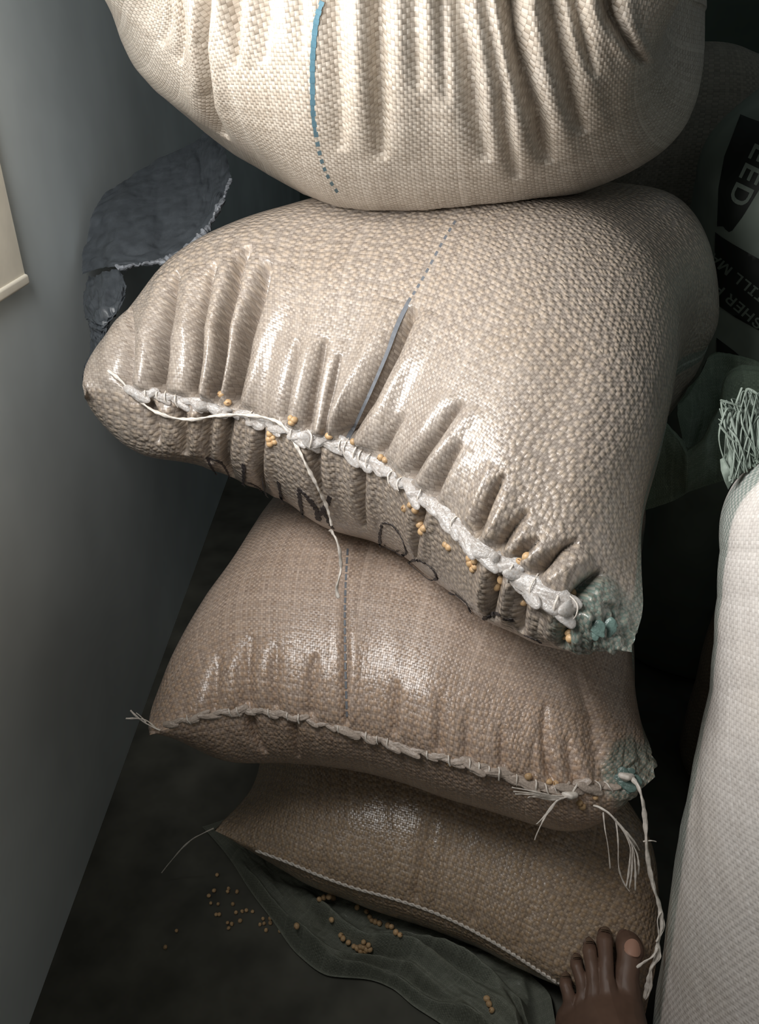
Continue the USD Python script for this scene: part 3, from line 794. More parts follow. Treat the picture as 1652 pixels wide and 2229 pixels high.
def ribbon(P, N_, w, th=.0004):
    """A flat stroke lying on the cloth."""
    t = np.gradient(P, axis=0)
    side = np.cross(t, N_); side /= np.maximum(np.linalg.norm(side, axis=1, keepdims=True), 1e-9)
    w = np.asarray(w)[:, None] / 2
    rows = np.stack([P - side * w - N_ * th, P - side * w * .8 + N_ * th * .3, P + side * w * .8 + N_ * th * .3, P + side * w - N_ * th], 1)
    return trimesh.Trimesh(rows.reshape(-1, 3), grid_faces(len(P), 4, False), process=False)


ink = []
for k, (st_, w) in enumerate(zip(strokes, ww)):
    P, N_ = f2(dens(st_, 2.0), .0008, True)
    m_ = (N_ * (CAM - P)).sum(1) / np.linalg.norm(CAM - P, axis=1) > .05
    if m_.sum() < 3: continue
    P, N_ = P[m_], N_[m_]
    ink.append(ribbon(P + rng.standard_normal(P.shape) * .0002, N_, w * 1.1 / 2200 * (1 + .35 * rng.standard_normal(len(P)).clip(-1.5, 1.5))))
for q in ink: obj('marker_stroke', q, M_INK, R2, label='stroke of black marker handwriting')

# ------------------------------------------------------------------ beans that show through gaps at the seam


def bean_mesh(r=.0037):
    b = trimesh.creation.icosphere(subdivisions=2, radius=r)
    b.vertices *= [1.08, .96, .93]
    b.vertices[:, 2] += .06 * r * np.cos(b.vertices[:, 0] / r * 2)
    return b


bean0 = None


def bean(P, label, group, size=1.0):
    global bean0
    if bean0 is None:
        c = UsdGeom.Xform.Define(stage, '/World/Looks/bean_kind') if False else None
    x = UsdGeom.Xform.Define(stage, '/World/' + numbered('/World', 'soybean'))
    x.AddTranslateOp().Set(Gf.Vec3d(*map(float, P)))
    r = np.random.default_rng(used[('/World', 'soybean')] + 99)
    x.AddRotateXYZOp().Set(Gf.Vec3f(*map(float, r.uniform(0, 360, 3))))
    x.AddScaleOp().Set(Gf.Vec3f(float(size * r.uniform(.86, 1.12))))
    o = tag(x.GetPrim(), label, 'bean', group)
    if bean0 is None:
        usdkit.mesh(stage, str(o.GetPath()) + '/seed', bean_mesh(), M_BEAN, smooth=True)
        h = trimesh.creation.icosphere(subdivisions=1, radius=.0009); h.vertices *= [1.6, .7, .6]; h.apply_translation([0, .0035, 0])
        usdkit.mesh(stage, str(o.GetPath()) + '/hilum', h, M_HILUM, smooth=True)
        bean0 = str(o.GetPath())
    else:
        for ch in ('seed', 'hilum'):
            q = stage.DefinePrim(str(o.GetPath()) + '/' + ch)
            q.GetReferences().AddInternalReference(f'{bean0}/{ch}')
    return o


M_HILUM = plain('bean_hilum', srgb(120, 84, 56), 0.6)
M_HOLE = plain('gap_shade', srgb(120, 84, 56), 0.8)
for pts, lab, grp in (
        ([(588, 944), (594, 953), (585, 957), (597, 962), (587, 966)], 'tan soybean in the small hole below the loose twine of the marked sack', 'soybeans in the hole below the loose twine'),
        ([(632, 911), (640, 914), (634, 921)], 'tan soybean in the slit just above the hem where the loose twine turns down', 'soybeans in the slit above the twine bend'),
        ([(715, 950), (768, 962), (828, 996), (838, 1001)], 'tan soybean beside the foot of the deep blue-striped pleat', 'soybeans by the foot of the blue-striped pleat'),
        ([(880, 1107), (892, 1100), (903, 1112), (914, 1143), (922, 1150), (917, 1157), (976, 1192), (969, 1186)], 'tan soybean under the hem above the round written letters', 'soybeans under the hem above the round letters'),
        ([(1020, 1216), (1033, 1221), (1022, 1227), (1033, 1234), (1028, 1240)], 'golden soybean in the round hole right of the written letters', 'soybeans in the round hole'),
        ([(1090, 1262), (1130, 1221), (1146, 1211), (1082, 1278), (1140, 1312)], 'brownish soybean in the gaps between the round hole and the green corner', 'soybeans between the round hole and the corner'),
        ([(1246, 1292), (1236, 1377), (1230, 1386), (1240, 1390)], 'tan soybean next to the crumpled green corner of the marked sack', 'soybeans next to the green corner'),
        ([(480, 858), (496, 876)], 'tan soybean between the narrow pleats left of the loose twine', 'soybeans between the narrow pleats')):
    for p in pts:
        bean(f2(p, -.0006)[0], lab, grp)
for p in [(978, 1660), (983, 1664)]:
    bean(f3(p, -.0004)[0], 'tan soybean under the middle of the braided seam', 'soybeans under the middle of the braided seam')
for p in [(1262, 1748), (1268, 1756), (1296, 1736), (1210, 1706), (1196, 1702), (1150, 1690)]:
    bean(f3(p, -.0004)[0], 'tan soybean at the right end of the braided seam near the knots', 'soybeans near the knots')

# ------------------------------------------------------------------ white sack standing on the right
nq, nv = 420, 300
q = np.linspace(0, 2 * np.pi, nq, endpoint=False)
hh = np.linspace(0, 1, nv)
HW = .735
yawW = math.radians(-34)
e1 = np.array([math.cos(yawW), math.sin(yawW), 0]); e2 = np.array([-e1[1], e1[0], 0])
cW = np.array([.52, .40, 0])
top = np.clip((1 - hh) / .30, 0, 1)
bot = np.clip(hh / .10, 0, 1)
prof = (1 - (1 - top) ** 2.4) ** (1 / 2.4) * (0.80 + .20 * (1 - (1 - bot) ** 2) ** .5)
ex = np.sign(np.cos(q)) * np.abs(np.cos(q)) ** (2 / 2.5); ey = np.sign(np.sin(q)) * np.abs(np.sin(q)) ** (2 / 2.5)
AW, BW = .30, .17
wid = np.clip(1 - .10 * (1 - top) ** 2, 0, 1)
GW = cW + (AW * (wid * (.55 + .45 * prof))[:, None] * ex[None])[..., None] * e1 + (BW * prof[:, None] * ey[None])[..., None] * e2
GW[..., 2] = (HW * hh)[:, None]
GW[..., 1] += .16 * (GW[..., 2] - .4)          # it leans back a little


class Skin(Sack):
    def __init__(s, G, P): s.G, s.P = G, P; s.refresh()


SW = Skin(GW, .57)
SW.uvg = np.stack([np.broadcast_to(q / (2 * np.pi) * 1.16, GW.shape[:2]), np.broadcast_to((hh * HW)[:, None], GW.shape[:2])], -1)
# shear of the weave, as the full cloth hangs askew
SW.uvg = np.stack([SW.uvg[..., 0] * .90 + SW.uvg[..., 1] * .43, SW.uvg[..., 1] * .90 - SW.uvg[..., 0] * .43], -1)


def sil(sk, y):
    """Leftmost picture x of the bag at the picture row y."""
    m = np.abs(sk.pr[..., 1] - y) < 9
    return sk.pr[..., 0][m].min() if m.any() else None


tgt = [(1010, 1632), (1045, 1598), (1090, 1577), (1200, 1567), (1300, 1560), (1400, 1553), (1500, 1545), (1650, 1510), (1800, 1480), (2000, 1450), (2229, 1420)]
ty, tx = np.array(tgt, float).T
for it in range(3):
    ys = np.array([y for y in ty if sil(SW, y) is not None]); dx = np.array([np.interp(y, ty, tx) - sil(SW, y) for y in ys])
    sh = np.interp(SW.pr[..., 1], ys, dx)
    fall = sstep(.45, .0, (SW.G - cW) @ e1 + AW)           # the bag's left half moves, its right half stays
    SW.G = SW.G + RT * (sh * SW.pr[..., 2] / FPX * fall)[..., None]
    SW.refresh()
SW.displace(.006 * noise2(SW.uvg[..., 0] * 8, SW.uvg[..., 1] * 6, 41, 4) + .0025 * noise2(SW.uvg[..., 0] * 30, SW.uvg[..., 1] * 12, 42, 3))
RW = thing('grain_sack', 'full white woven sack standing upright in the right foreground with a green edge strip', 'sack')
me, uvw = SW.mesh() if False else ((np.concatenate([SW.G, SW.G[:, :1]], 1).reshape(-1, 3), grid_faces(nv, nq + 1, False)), np.concatenate([SW.uvg, SW.uvg[:, :1] + [1.16 * .90, -1.16 * .43]], 1).reshape(-1, 2))
_rows = np.arange(20, nv - 60)
_sil = SW.pr[_rows][:, :, 0].argmin(1)
_fit = np.polyfit(hh[_rows], _sil, 2)
_col = np.polyval(_fit, hh)
_m = nv // 2
_face = ((CAM - SW.G) * SW.N).sum(-1)
_side = 1 if _face[_m, (int(_col[_m]) + 10) % nq] > _face[_m, int(_col[_m]) - 10] else -1
_off = (np.arange(nq)[None] - _col[:, None]) * _side
gst = sstep(-9, -7, _off) * sstep(0, -1.5, _off - 7 - 5 * (1 - hh)[:, None])
z0_ = np.zeros(SW.G.shape[:2])
obj('sack_body', me, M_WHITE, RW, smooth=True, uv=uvw, attrs={'bean': SW.attr(z0_ + .5), 'stripe': SW.attr(z0_ + gst)})
# its frayed mouth
fr = np.random.default_rng(12)
dT = .655
th_ = []
for k in range(64):
    x0, y0 = fr.uniform(1588, 1668), 0
    y0 = 1045 - (x0 - 1588) * .72 + fr.uniform(-8, 12)
    x1 = fr.uniform(1562, 1665); y1 = 838 + abs(x1 - 1625) * .55 + fr.uniform(0, 55)
    xm, ym = (x0 + x1) / 2 + fr.uniform(-26, 10), (y0 + y1) / 2 + fr.uniform(-20, 20)
    dd = [dT + fr.uniform(-.006, .01) for _ in range(4)]
    pts = [(x0, y0, dT - .002), (xm, ym, dd[1]), (x1, y1, dd[2])]
    if k % 3 == 0: pts.append((x1 + fr.uniform(10, 45), y1 + fr.uniform(5, 60), dd[3]))
    th_.append(strand(pts, None, 0, fr.uniform(.0006, .0012), .6, 22))
M_FRAY = plain('grey_green_thread', srgb(132, 144, 134), 0.5, 300.0, .15)
obj('frayed_thread', join(th_), M_FRAY, RW, smooth=True, kind='stuff', label='tangle of frayed grey-green threads at the mouth')
# strip of hem between the threads and the bag
hs = []
for t_ in np.linspace(0, 1, 24):
    x_, y_ = 1575 + 100 * t_, 1040 - 95 * t_ ** .8
    hs.append([at_d(x_ + 10, y_ + 26, dT + .006), at_d(x_ + 2, y_ + 8, dT - .001), at_d(x_ - 6, y_ - 16 + 5 * math.sin(t_ * 23), dT + .002), at_d(x_ - 8, y_ - 40 + 8 * math.sin(t_ * 17), dT + .01)])
hs = np.array(hs)
obj('mouth_hem', (hs.reshape(-1, 3), grid_faces(24, 4, False)), M_FRAY, RW, smooth=True)

# ------------------------------------------------------------------ the dark things on the right
M_FEEDW = plain('feed_bag_grey', srgb(128, 140, 130), 0.55, 12.0, .12)
M_FEEDK = plain('feed_bag_black_print', srgb(26, 32, 28), 0.5, 12.0, .15)
M_GREENBAG = fabric('green_weave', srgb(128, 146, 126), srgb(80, 96, 82), srgb(128, 140, 120), pitch=.003, bean=0.0, rough=.45, weave_h=.0001, coat=0.0)
M_DARKSACK = fabric('dark_weave', srgb(190, 180, 168), srgb(130, 120, 110), srgb(180, 170, 158), pitch=.004, bean=0.3, rough=.5, coat=0.0)
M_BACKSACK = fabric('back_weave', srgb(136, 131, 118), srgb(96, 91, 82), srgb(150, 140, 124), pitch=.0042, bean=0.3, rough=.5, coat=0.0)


def standing(c, yaw, A, B, H, nq=200, nv=120, n=2.6, topk=.2):
    q = np.linspace(0, 2 * np.pi, nq, endpoint=False); hh = np.linspace(0, 1, nv)
    e1 = np.array([math.cos(yaw), math.sin(yaw), 0]); e2 = np.array([-e1[1], e1[0], 0])
    top = np.clip((1 - hh) / topk, 0, 1); bot = np.clip(hh / .12, 0, 1)
    prof = (1 - (1 - top) ** 2.2) ** (1 / 2.2) * (.8 + .2 * (1 - (1 - bot) ** 2) ** .5)
    ex = np.sign(np.cos(q)) * np.abs(np.cos(q)) ** (2 / n); ey = np.sign(np.sin(q)) * np.abs(np.sin(q)) ** (2 / n)
    G = np.asarray(c, float) + (A * (.6 + .4 * prof)[:, None] * ex[None])[..., None] * e1 + (B * prof[:, None] * ey[None])[..., None] * e2
    G[..., 2] = c[2] + (H * hh)[:, None] - (.30 * A * sstep(.55, 1, hh))[:, None] * np.abs(ex)[None] ** 2.2
    S_ = Skin(G, (A + B) * 1.4)
    S_.uvg = np.stack([np.broadcast_to(q / (2 * np.pi) * (A + B) * 3.2, G.shape[:2]), np.broadcast_to((hh * H)[:, None], G.shape[:2])], -1)
    S_.top = np.ones(G.shape[:2], bool); S_.S = S_.V = np.zeros(G.shape[:2])
    return S_


def skin_obj(S_, name, m, root, bean=0.3, **kw):
    nv, nq = S_.G.shape[:2]
    V = np.concatenate([S_.G, S_.G[:, :1]], 1).reshape(-1, 3)
    uv = np.concatenate([S_.uvg, S_.uvg[:, :1] + (S_.uvg[:, 1:2] - S_.uvg[:, :1]) * nq], 1).reshape(-1, 2)
    return obj(name, (V, grid_faces(nv, nq + 1, False)), m, root, smooth=True, uv=uv, attrs={'bean': np.full(len(V), bean), 'stripe': np.zeros(len(V))}, **kw)


# printed feed bag, standing upside down behind the stack
SF = standing((.80, 1.225, 0), math.radians(4), .335, .15, 1.06, 260, 180, topk=.12)
SF.displace(.016 * noise2(SF.uvg[..., 0] * 7, SF.uvg[..., 1] * 7, 51, 4))
RF = thing('feed_bag', 'dark grey feed bag with black printed bands and upside-down lettering behind the stack', 'bag')
skin_obj(SF, 'bag_body', M_FEEDW, RF)
ff = surface(SF, (1380, 100, 1900, 900))


def patch(f, poly, lift, step=9.0):
    from shapely.geometry import Polygon, Point
    from scipy.spatial import Delaunay
    pg = Polygon(poly)
    x0, y0, x1, y1 = pg.bounds
    P = [(x, y) for x in np.arange(x0, x1, step) for y in np.arange(y0, y1, step) if pg.buffer(-step * .4).contains(Point(x, y))]
    b = [pg.exterior.interpolate(t).coords[0] for t in np.arange(0, pg.exterior.length, step)]
    P = np.array(P + b)
    T = Delaunay(P).simplices
    T = np.array([t for t in T if pg.buffer(.5).contains(Point(*P[t].mean(0)))])
    Q = f(P, lift)
    n = np.cross(Q[T[:, 1]] - Q[T[:, 0]], Q[T[:, 2]] - Q[T[:, 0]])
    fl = (n * (CAM - Q[T[:, 0]])).sum(1) < 0
    T[fl] = T[fl][:, ::-1]
    return Q, T


obj('printed_band', patch(ff, [(1612, 250), (1640, 262), (1700, 280), (1720, 330), (1660, 400), (1618, 470), (1592, 505), (1585, 505), (1573, 490), (1562, 495), (1565, 410), (1578, 340), (1598, 290)], .0012), M_FEEDK, RF, smooth=True, label='black printed panel carrying the large letters')
obj('printed_band', patch(ff, [(1558, 505), (1580, 522), (1612, 540), (1660, 568), (1720, 600), (1730, 760), (1680, 735), (1640, 712), (1600, 690), (1560, 662), (1555, 600)], .0012), M_FEEDK, RF, smooth=True, label='black printed band with two rows of small lettering')
obj('printed_band', patch(ff, [(1560, 735), (1600, 765), (1640, 800), (1600, 800), (1560, 790)], .0012), M_FEEDK, RF, smooth=True)


def letters(text, p0, p1, hpx, mat_, root, lift=.0022):
    """Lettering printed on the bag: starts at p0, runs towards p1 (picture), capitals hpx tall."""
    p0, p1 = np.array(p0, float), np.array(p1, float)
    d = (p1 - p0) / np.linalg.norm(p1 - p0); u = np.array([d[1], -d[0]])
    full = meshkit.text_mesh(text, 1.0, .02, True)
    w = full.bounds[1][0]
    sx = np.linalg.norm(p1 - p0) / w
    x = 0.0
    for ch in text:
        if ch == ' ':
            x += .35; continue
        t = meshkit.text_mesh(ch, 1.0, .02, True)
        cw = t.bounds[1][0] + .10
        t = t.subdivide_to_size(.35, max_iter=6) if hasattr(t, 'subdivide_to_size') else t
        px = p0 + (t.vertices[:, :1] + x) * sx * d + t.vertices[:, 1:2] * hpx * u
        V = ff(px, lift)
        n = CAM - V; n /= np.linalg.norm(n, axis=1, keepdims=True)
        V = V + n * (t.vertices[:, 2:3] * .02)
        obj('printed_letter', (V, np.array(t.faces)), mat_, root)
        x += cw


M_FEEDL = plain('feed_bag_letter', srgb(118, 130, 120), 0.5, 12.0, .1)
letters('FEED', (1668, 268), (1592, 425), 40, M_FEEDL, RF)
letters('STILL MAI', (1690, 660), (1554, 548), 21, M_FEEDL, RF)
letters('FINISHER PE', (1730, 760), (1562, 612), 21, M_FEEDL, RF)

# sacks in the gloom: one on the back of the stack, one on the floor to the right
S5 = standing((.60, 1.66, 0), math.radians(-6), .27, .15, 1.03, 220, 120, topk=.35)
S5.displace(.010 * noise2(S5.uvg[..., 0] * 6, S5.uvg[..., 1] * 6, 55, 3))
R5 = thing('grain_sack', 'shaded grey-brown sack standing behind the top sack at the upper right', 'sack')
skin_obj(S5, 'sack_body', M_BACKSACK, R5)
S6 = standing((.72, .90, 0), math.radians(8), .235, .115, .50, 200, 90, topk=.45)
S6.displace(.012 * noise2(S6.uvg[..., 0] * 6, S6.uvg[..., 1] * 6, 61, 3))
R6 = thing('grain_sack', 'dark squat sack on the floor between the stack and the white sack', 'sack')
skin_obj(S6, 'sack_body', M_DARKSACK, R6)

# open green bag slumped on it
RG = thing('green_bag', 'empty green woven bag with an open crumpled mouth right of the stack', 'bag')


def loft(rows, n, amp, seed, cols=70):
    rows = [spline([at_d(*p) for p in r], cols) for r in rows]
    R = np.array(rows)
    from scipy.interpolate import PchipInterpolator
    G = PchipInterpolator(np.arange(len(R)), R)(np.linspace(0, len(R) - 1, n))
    N_ = grid_normals(G, False)
    i, j = np.meshgrid(np.linspace(0, 4, n), np.linspace(0, 5, cols), indexing='ij')
    return G + N_ * (amp * noise2(i, j, seed, 4))[..., None]


back = loft([[(1476, 900, .98), (1500, 975, .97), (1540, 955, .97), (1575, 930, .97), (1660, 930, .97)], [(1474, 850, 1.0), (1505, 870, 1.02), (1550, 850, 1.03), (1600, 850, 1.02), (1670, 860, 1.0)],
             [(1472, 838, 1.0), (1490, 815, 1.02), (1520, 788, 1.04), (1563, 769, 1.04), (1608, 775, 1.03), (1670, 800, 1.0)], [(1478, 842, 1.02), (1495, 822, 1.04), (1524, 800, 1.06), (1563, 784, 1.06), (1606, 790, 1.05), (1668, 815, 1.02)]], 40, .010, 71)
front = loft([[(1412, 975, .955), (1424, 930, .95), (1446, 914, .945), (1468, 935, .94), (1485, 958, .935), (1495, 978, .93), (1529, 953, .925), (1547, 915, .93), (1566, 880, .94), (1575, 815, .95), (1612, 796, .95), (1668, 800, .95)],
              [(1408, 985, .945), (1424, 940, .94), (1446, 924, .935), (1466, 943, .93), (1483, 966, .925), (1496, 988, .92), (1530, 962, .915), (1551, 924, .92), (1572, 888, .93), (1584, 826, .94), (1616, 808, .94), (1668, 812, .94)],
              [(1402, 1050, .95), (1424, 1010, .945), (1446, 1000, .94), (1466, 1010, .935), (1483, 1020, .93), (1496, 1030, .925), (1530, 1010, .92), (1553, 985, .92), (1575, 960, .92), (1592, 930, .93), (1620, 920, .94), (1668, 920, .94)],
              [(1396, 1112, .985), (1424, 1104, .98), (1446, 1098, .97), (1466, 1090, .965), (1483, 1082, .96), (1496, 1076, .955), (1530, 1060, .95), (1553, 1052, .945), (1575, 1046, .94), (1592, 1043, .94), (1620, 1040, .945), (1668, 1040, .95)]], 50, .009, 72)


def sheet(G, name, m, root, sc=1.0, **kw):
    n, c = G.shape[:2]
    i, j = np.meshgrid(np.linspace(0, .2 * sc, n), np.linspace(0, .3 * sc, c), indexing='ij')
    f = grid_faces(n, c, False)
    return obj(name, (G.reshape(-1, 3), f), m, root, smooth=True, uv=np.stack([j, i], -1).reshape(-1, 2), attrs={'bean': np.zeros(n * c), 'stripe': np.zeros(n * c)}, **kw)


for _G in (back, front):
    for _ in range(3):
        _t = cKDTree(S2.G.reshape(-1, 3))
        _d, _i = _t.query(_G.reshape(-1, 3))
        _n = S2.N.reshape(-1, 3)[_i]
        _s = ((_G.reshape(-1, 3) - S2.G.reshape(-1, 3)[_i]) * _n).sum(1)
        _p = np.where((_s < .004) & (_d < .08), .005 - _s, 0)
        _G += (_n * _p[:, None]).reshape(_G.shape)
sheet(back, 'back_panel', M_GREENBAG, RG); sheet(front, 'front_panel', M_GREENBAG, RG)

# ------------------------------------------------------------------ black plastic on the left
RP = thing('plastic_bag', 'crumpled black polythene bag hanging between the wall and the stack', 'bag')


def crumple(G, amp, fr_, seed):
    n, c = G.shape[:2]
    i, j = np.meshgrid(np.linspace(0, fr_, n), np.linspace(0, fr_ * c / n, c), indexing='ij')
    r1 = np.abs(noise2(i, j, seed, 2)) * 2; r2 = np.abs(noise2(i * 2.3 + 7, j * 2.3, seed + 9, 2)) * 2
    return G + grid_normals(G, False) * (amp * (r1 + .5 * r2))[..., None]


sh1 = crumple(loft([[(182, 600, 1.06), (225, 585, 1.04), (258, 582, 1.0), (310, 580, 1.0), (352, 572, 1.01), (395, 552, 1.02), (432, 528, 1.03), (462, 490, 1.05), (482, 450, 1.07), (496, 415, 1.09), (508, 392, 1.10)],
                    [(184, 560, 1.08), (225, 545, 1.06), (258, 540, 1.03), (310, 545, 1.03), (350, 540, 1.04), (390, 520, 1.05), (424, 498, 1.06), (452, 465, 1.08), (470, 425, 1.10), (484, 392, 1.12), (500, 370, 1.13)],
                    [(200, 480, 1.10), (225, 470, 1.10), (258, 460, 1.09), (310, 450, 1.10), (350, 440, 1.11), (385, 425, 1.12), (415, 405, 1.13), (440, 380, 1.15), (456, 350, 1.17), (470, 330, 1.18), (490, 310, 1.2)],
                    [(230, 420, 1.13), (260, 400, 1.15), (290, 380, 1.17), (330, 360, 1.19), (360, 345, 1.2), (390, 330, 1.21), (415, 315, 1.22), (435, 300, 1.23), (450, 285, 1.24), (465, 270, 1.25), (480, 260, 1.26)]], 90, .006, 81, 140), .006, 4, 82)
sh2 = crumple(loft([[(186, 598, 1.06), (205, 594, 1.03), (230, 588, 1.01), (258, 584, 1.0), (276, 612, .99)],
                    [(180, 640, 1.03), (200, 650, .985), (228, 650, .965), (255, 640, .965), (276, 632, .975)],
                    [(182, 690, 1.01), (200, 695, .965), (222, 700, .95), (248, 690, .95), (272, 655, .965)],
                    [(188, 706, 1.0), (202, 714, .965), (218, 720, .955), (236, 712, .955), (250, 690, .965)],
                    [(192, 740, 1.0), (204, 745, .975), (216, 750, .965), (228, 750, .965), (236, 742, .975)],
                    [(180, 800, 1.0), (198, 805, .975), (212, 808, .965), (222, 806, .965), (232, 800, .975)],
                    [(172, 830, 1.01), (192, 845, .985), (214, 858, .98), (226, 850, .98), (236, 830, .985)]], 120, .003, 83, 70), .009, 7, 84)
sheet(sh1, 'plastic_sheet', M_PLASTIC, RP); sheet(sh2, 'plastic_tail', M_PLASTIC, RP)
hemP = spline([at_d(*p) for p in [(255, 580, .992), (268, 586, .99), (300, 580, .992), (345, 574, 1.0), (392, 553, 1.012), (432, 528, 1.022), (462, 490, 1.042), (480, 452, 1.06), (494, 418, 1.08), (505, 394, 1.095)]], 90)
rr_ = np.random.default_rng(5)
hemP = hemP + rr_.standard_normal(hemP.shape) * .0008
M_RIM = plain('sheen_pale_polythene', srgb(128, 132, 138), 0.25, 160.0, .4, .0012)  # same plastic, colour lightened to stand in for the sheen on the rim
obj('rolled_edge', tube(hemP - FWD * .006, (.0052 + .002 * np.sin(np.arange(90) * .31)) * np.r_[np.linspace(.5, 1, 12), np.ones(56), np.linspace(1, .35, 22)] * (1 + .2 * rr_.standard_normal(90)), 9, .5, twist=.05), M_RIM, RP, label='shiny rolled rim of the plastic, paler to suggest its sheen')

# ------------------------------------------------------------------ crumpled empty sack on the floor
RR = thing('empty_sack', 'crumpled empty woven sack lying on the dark floor under the stack', 'sack')
lo = np.array([at_z(x, y, .006) for x, y in [(440, 1800), (500, 1870), (545, 1940), (590, 2000), (650, 2080), (720, 2125), (800, 2132), (850, 2150), (900, 2190), (960, 2229), (1040, 2290), (1110, 2350)]])
hi = np.array([at_z(x, y, .012) for x, y in [(500, 1780), (570, 1830), (630, 1870), (690, 1905), (760, 1945), (850, 1985), (940, 2020), (1020, 2055), (1100, 2090), (1160, 2130), (1200, 2180), (1214, 2300)]])
nR, cR = 110, 260
lo, hi = spline(lo, cR), spline(hi, cR)
tt = np.linspace(0, 1, nR)[:, None, None]
GR = lo[None] * (1 - tt) + hi[None] * tt
ii, jj = np.meshgrid(np.linspace(0, 1, nR), np.linspace(0, 1, cR), indexing='ij')
fold = sum(a * np.exp(-((ii - (c0 + c1 * jj + .05 * np.sin(jj * 9 + k))) / w) ** 2) * sstep(x0, x0 + .12, jj) for k, (a, c0, c1, w, x0) in enumerate(
    [(.030, .72, -.42, .07, .28), (.026, .95, -.55, .06, .45), (.018, .16, .02, .05, .12), (.022, .40, -.10, .08, .50), (.020, .85, -.25, .05, .55), (.014, .05, .10, .04, .3)]))
GR[..., 2] += (fold + .022 * sstep(0, .10, ii) * sstep(0, .1, jj) * (.4 + 1.2 * noise2(jj * 9, ii * 3, 91, 4)) + .004 * noise2(jj * 40, ii * 12, 92, 2)).clip(0) * sstep(0, .05, ii)
GR[..., 2] = np.minimum(GR[..., 2], .075 - .060 * sstep(.14, .19, GR[..., 0]))
from scipy.spatial import cKDTree
_low = S4.G[S4.N[..., 2] < 0]
_dd, _ii = cKDTree(_low[:, :2]).query(GR[..., :2].reshape(-1, 2))
_h = np.where(_dd < .006, _low[_ii, 2] - .004, 9).reshape(GR.shape[:2])
GR[..., 2] = np.maximum(np.minimum(GR[..., 2], _h), .0015)
M_RAG = fabric('rag_weave', srgb(132, 136, 124), srgb(88, 92, 82), srgb(110, 112, 100), pitch=.003, bean=0.0, rough=.6, weave_h=.00012, coat=-.25, spec=.3)
sheet(GR, 'cloth', M_RAG, RR, 2.2)

# ------------------------------------------------------------------ spilled beans on the floor and on the crumpled sack
zm = lambda l: [(350 + x / 2.203, 1750 + y / 2.203) for x, y in l]
fl = zm([(230, 440), (240, 475), (275, 480), (325, 405), (320, 420), (365, 420), (345, 480), (265, 530), (280, 530), (360, 520), (380, 560), (320, 570), (340, 575), (325, 595), (390, 515), (410, 510), (440, 515), (270, 340), (75, 608), (22, 686), (255, 415)])
near = zm([(490, 550), (525, 548), (475, 578), (495, 573), (525, 570), (505, 605), (560, 565), (570, 610)])
lone = {(75, 608): 'single pale soybean lying alone well left of the scattered ones', (22, 686): 'lowest and leftmost pale soybean, alone on the dark floor', (270, 340): 'uppermost of the pale soybeans on the floor, alone below the bottom sack'}
lone = {zm([k])[0]: v for k, v in lone.items()}
for p in fl:
    if p in lone: bean(at_z(*p, .0026), lone[p], None, .72)
    else: bean(at_z(*p, .0026), 'pale soybean scattered on the dark floor left of the crumpled sack', 'soybeans scattered on the floor', .72)
for p in near:
    bean(at_z(*p, .0026), 'pale soybean on the floor right against the edge of the crumpled sack', 'soybeans along the edge of the crumpled sack', .72)
SR = Skin(GR, 1.0)
SR.N = grid_normals(GR, False)
if SR.N[..., 2].mean() < 0: SR.N = -SR.N
fr_ = surface(SR, (380, 1750, 1300, 2300))
for p in zm([(870, 625), (880, 640), (905, 660), (930, 680), (945, 690), (960, 680), (975, 680), (985, 700), (1000, 670), (1005, 690), (960, 705), (975, 655), (990, 690), (825, 550), (660, 580)]):
    bean(fr_(p, .003)[0], 'pale soybean heaped in the hollow of the crumpled sack', 'soybeans in the hollow of the crumpled sack')
for p in zm([(765, 465), (780, 460), (800, 455), (830, 455), (940, 500), (985, 525), (1000, 545), (1030, 570), (1050, 575), (1090, 590), (1110, 600), (1130, 620), (1150, 630), (1010, 560), (1570, 930), (1580, 960), (1590, 990)]):
    bean(fr_(p, .003)[0], 'pale soybean in the crease beneath the bottom sack', 'soybeans in the crease beneath the bottom sack')

# ------------------------------------------------------------------ the photographer's bare foot
def P4z(px, py, lift): return f4((px, py), lift)[0]


def ball(c, r, n=14):
    return m3.Manifold.sphere(r, n).translate([float(x) for x in c])


def bone(a, ra, b, rb):
    return m3.Manifold.batch_hull([ball(a, ra), ball(b, rb)])


mpp = .92 / FPX
toes = [  # distal joint px, radius px, knuckle px, radius px, tip px
    ((1371, 2066), 30, (1362, 2130), 27, (1368, 2056)),
    ((1316, 2052), 18, (1319, 2130), 18, (1316, 2042)),
    ((1284, 2074), 16, (1293, 2142), 17, (1283, 2064)),
    ((1256, 2105), 14, (1272, 2164), 16, (1255, 2097)),
    ((1232, 2146), 14, (1243, 2190), 16, (1232, 2136))]
solids = []
zt = [.098, .106, .100, .092, .080]
zk = [.090, .097, .090, .080, .066]
_T4 = S4.G[S4.N[..., 2] > 0]
_t4 = cKDTree(_T4[:, :2])
for k, (dj, rd, kj, rk, tp) in enumerate(toes):
    for _ in range(6):
        zt[k] = float(_T4[_t4.query(at_z(*tp, zt[k])[:2])[1], 2]) + rd * mpp * .9
    zk[k] = zt[k] - .010
kn, tipP = [], []
for (dj, rd, kj, rk, tp), z1, z2 in zip(toes, zt, zk):
    D, Kp, Tp = at_z(*dj, z1), at_z(*kj, z2), at_z(*tp, z1 - .004)
    mid = (D + Kp) / 2 + np.array([0, 0, .003])
    solids += [bone(D, rd * mpp, Tp, rd * mpp * .93), bone(D, rd * mpp * .93, mid, rk * mpp * .88), bone(mid, rk * mpp * .88, Kp, rk * mpp)]
    kn.append((Kp, rk * mpp)); tipP.append((D, Tp, rd * mpp))
mtp = [at_z(1360, 2188, .080), at_z(1325, 2185, .088), at_z(1296, 2192, .084), at_z(1268, 2206, .074), at_z(1238, 2222, .058)]
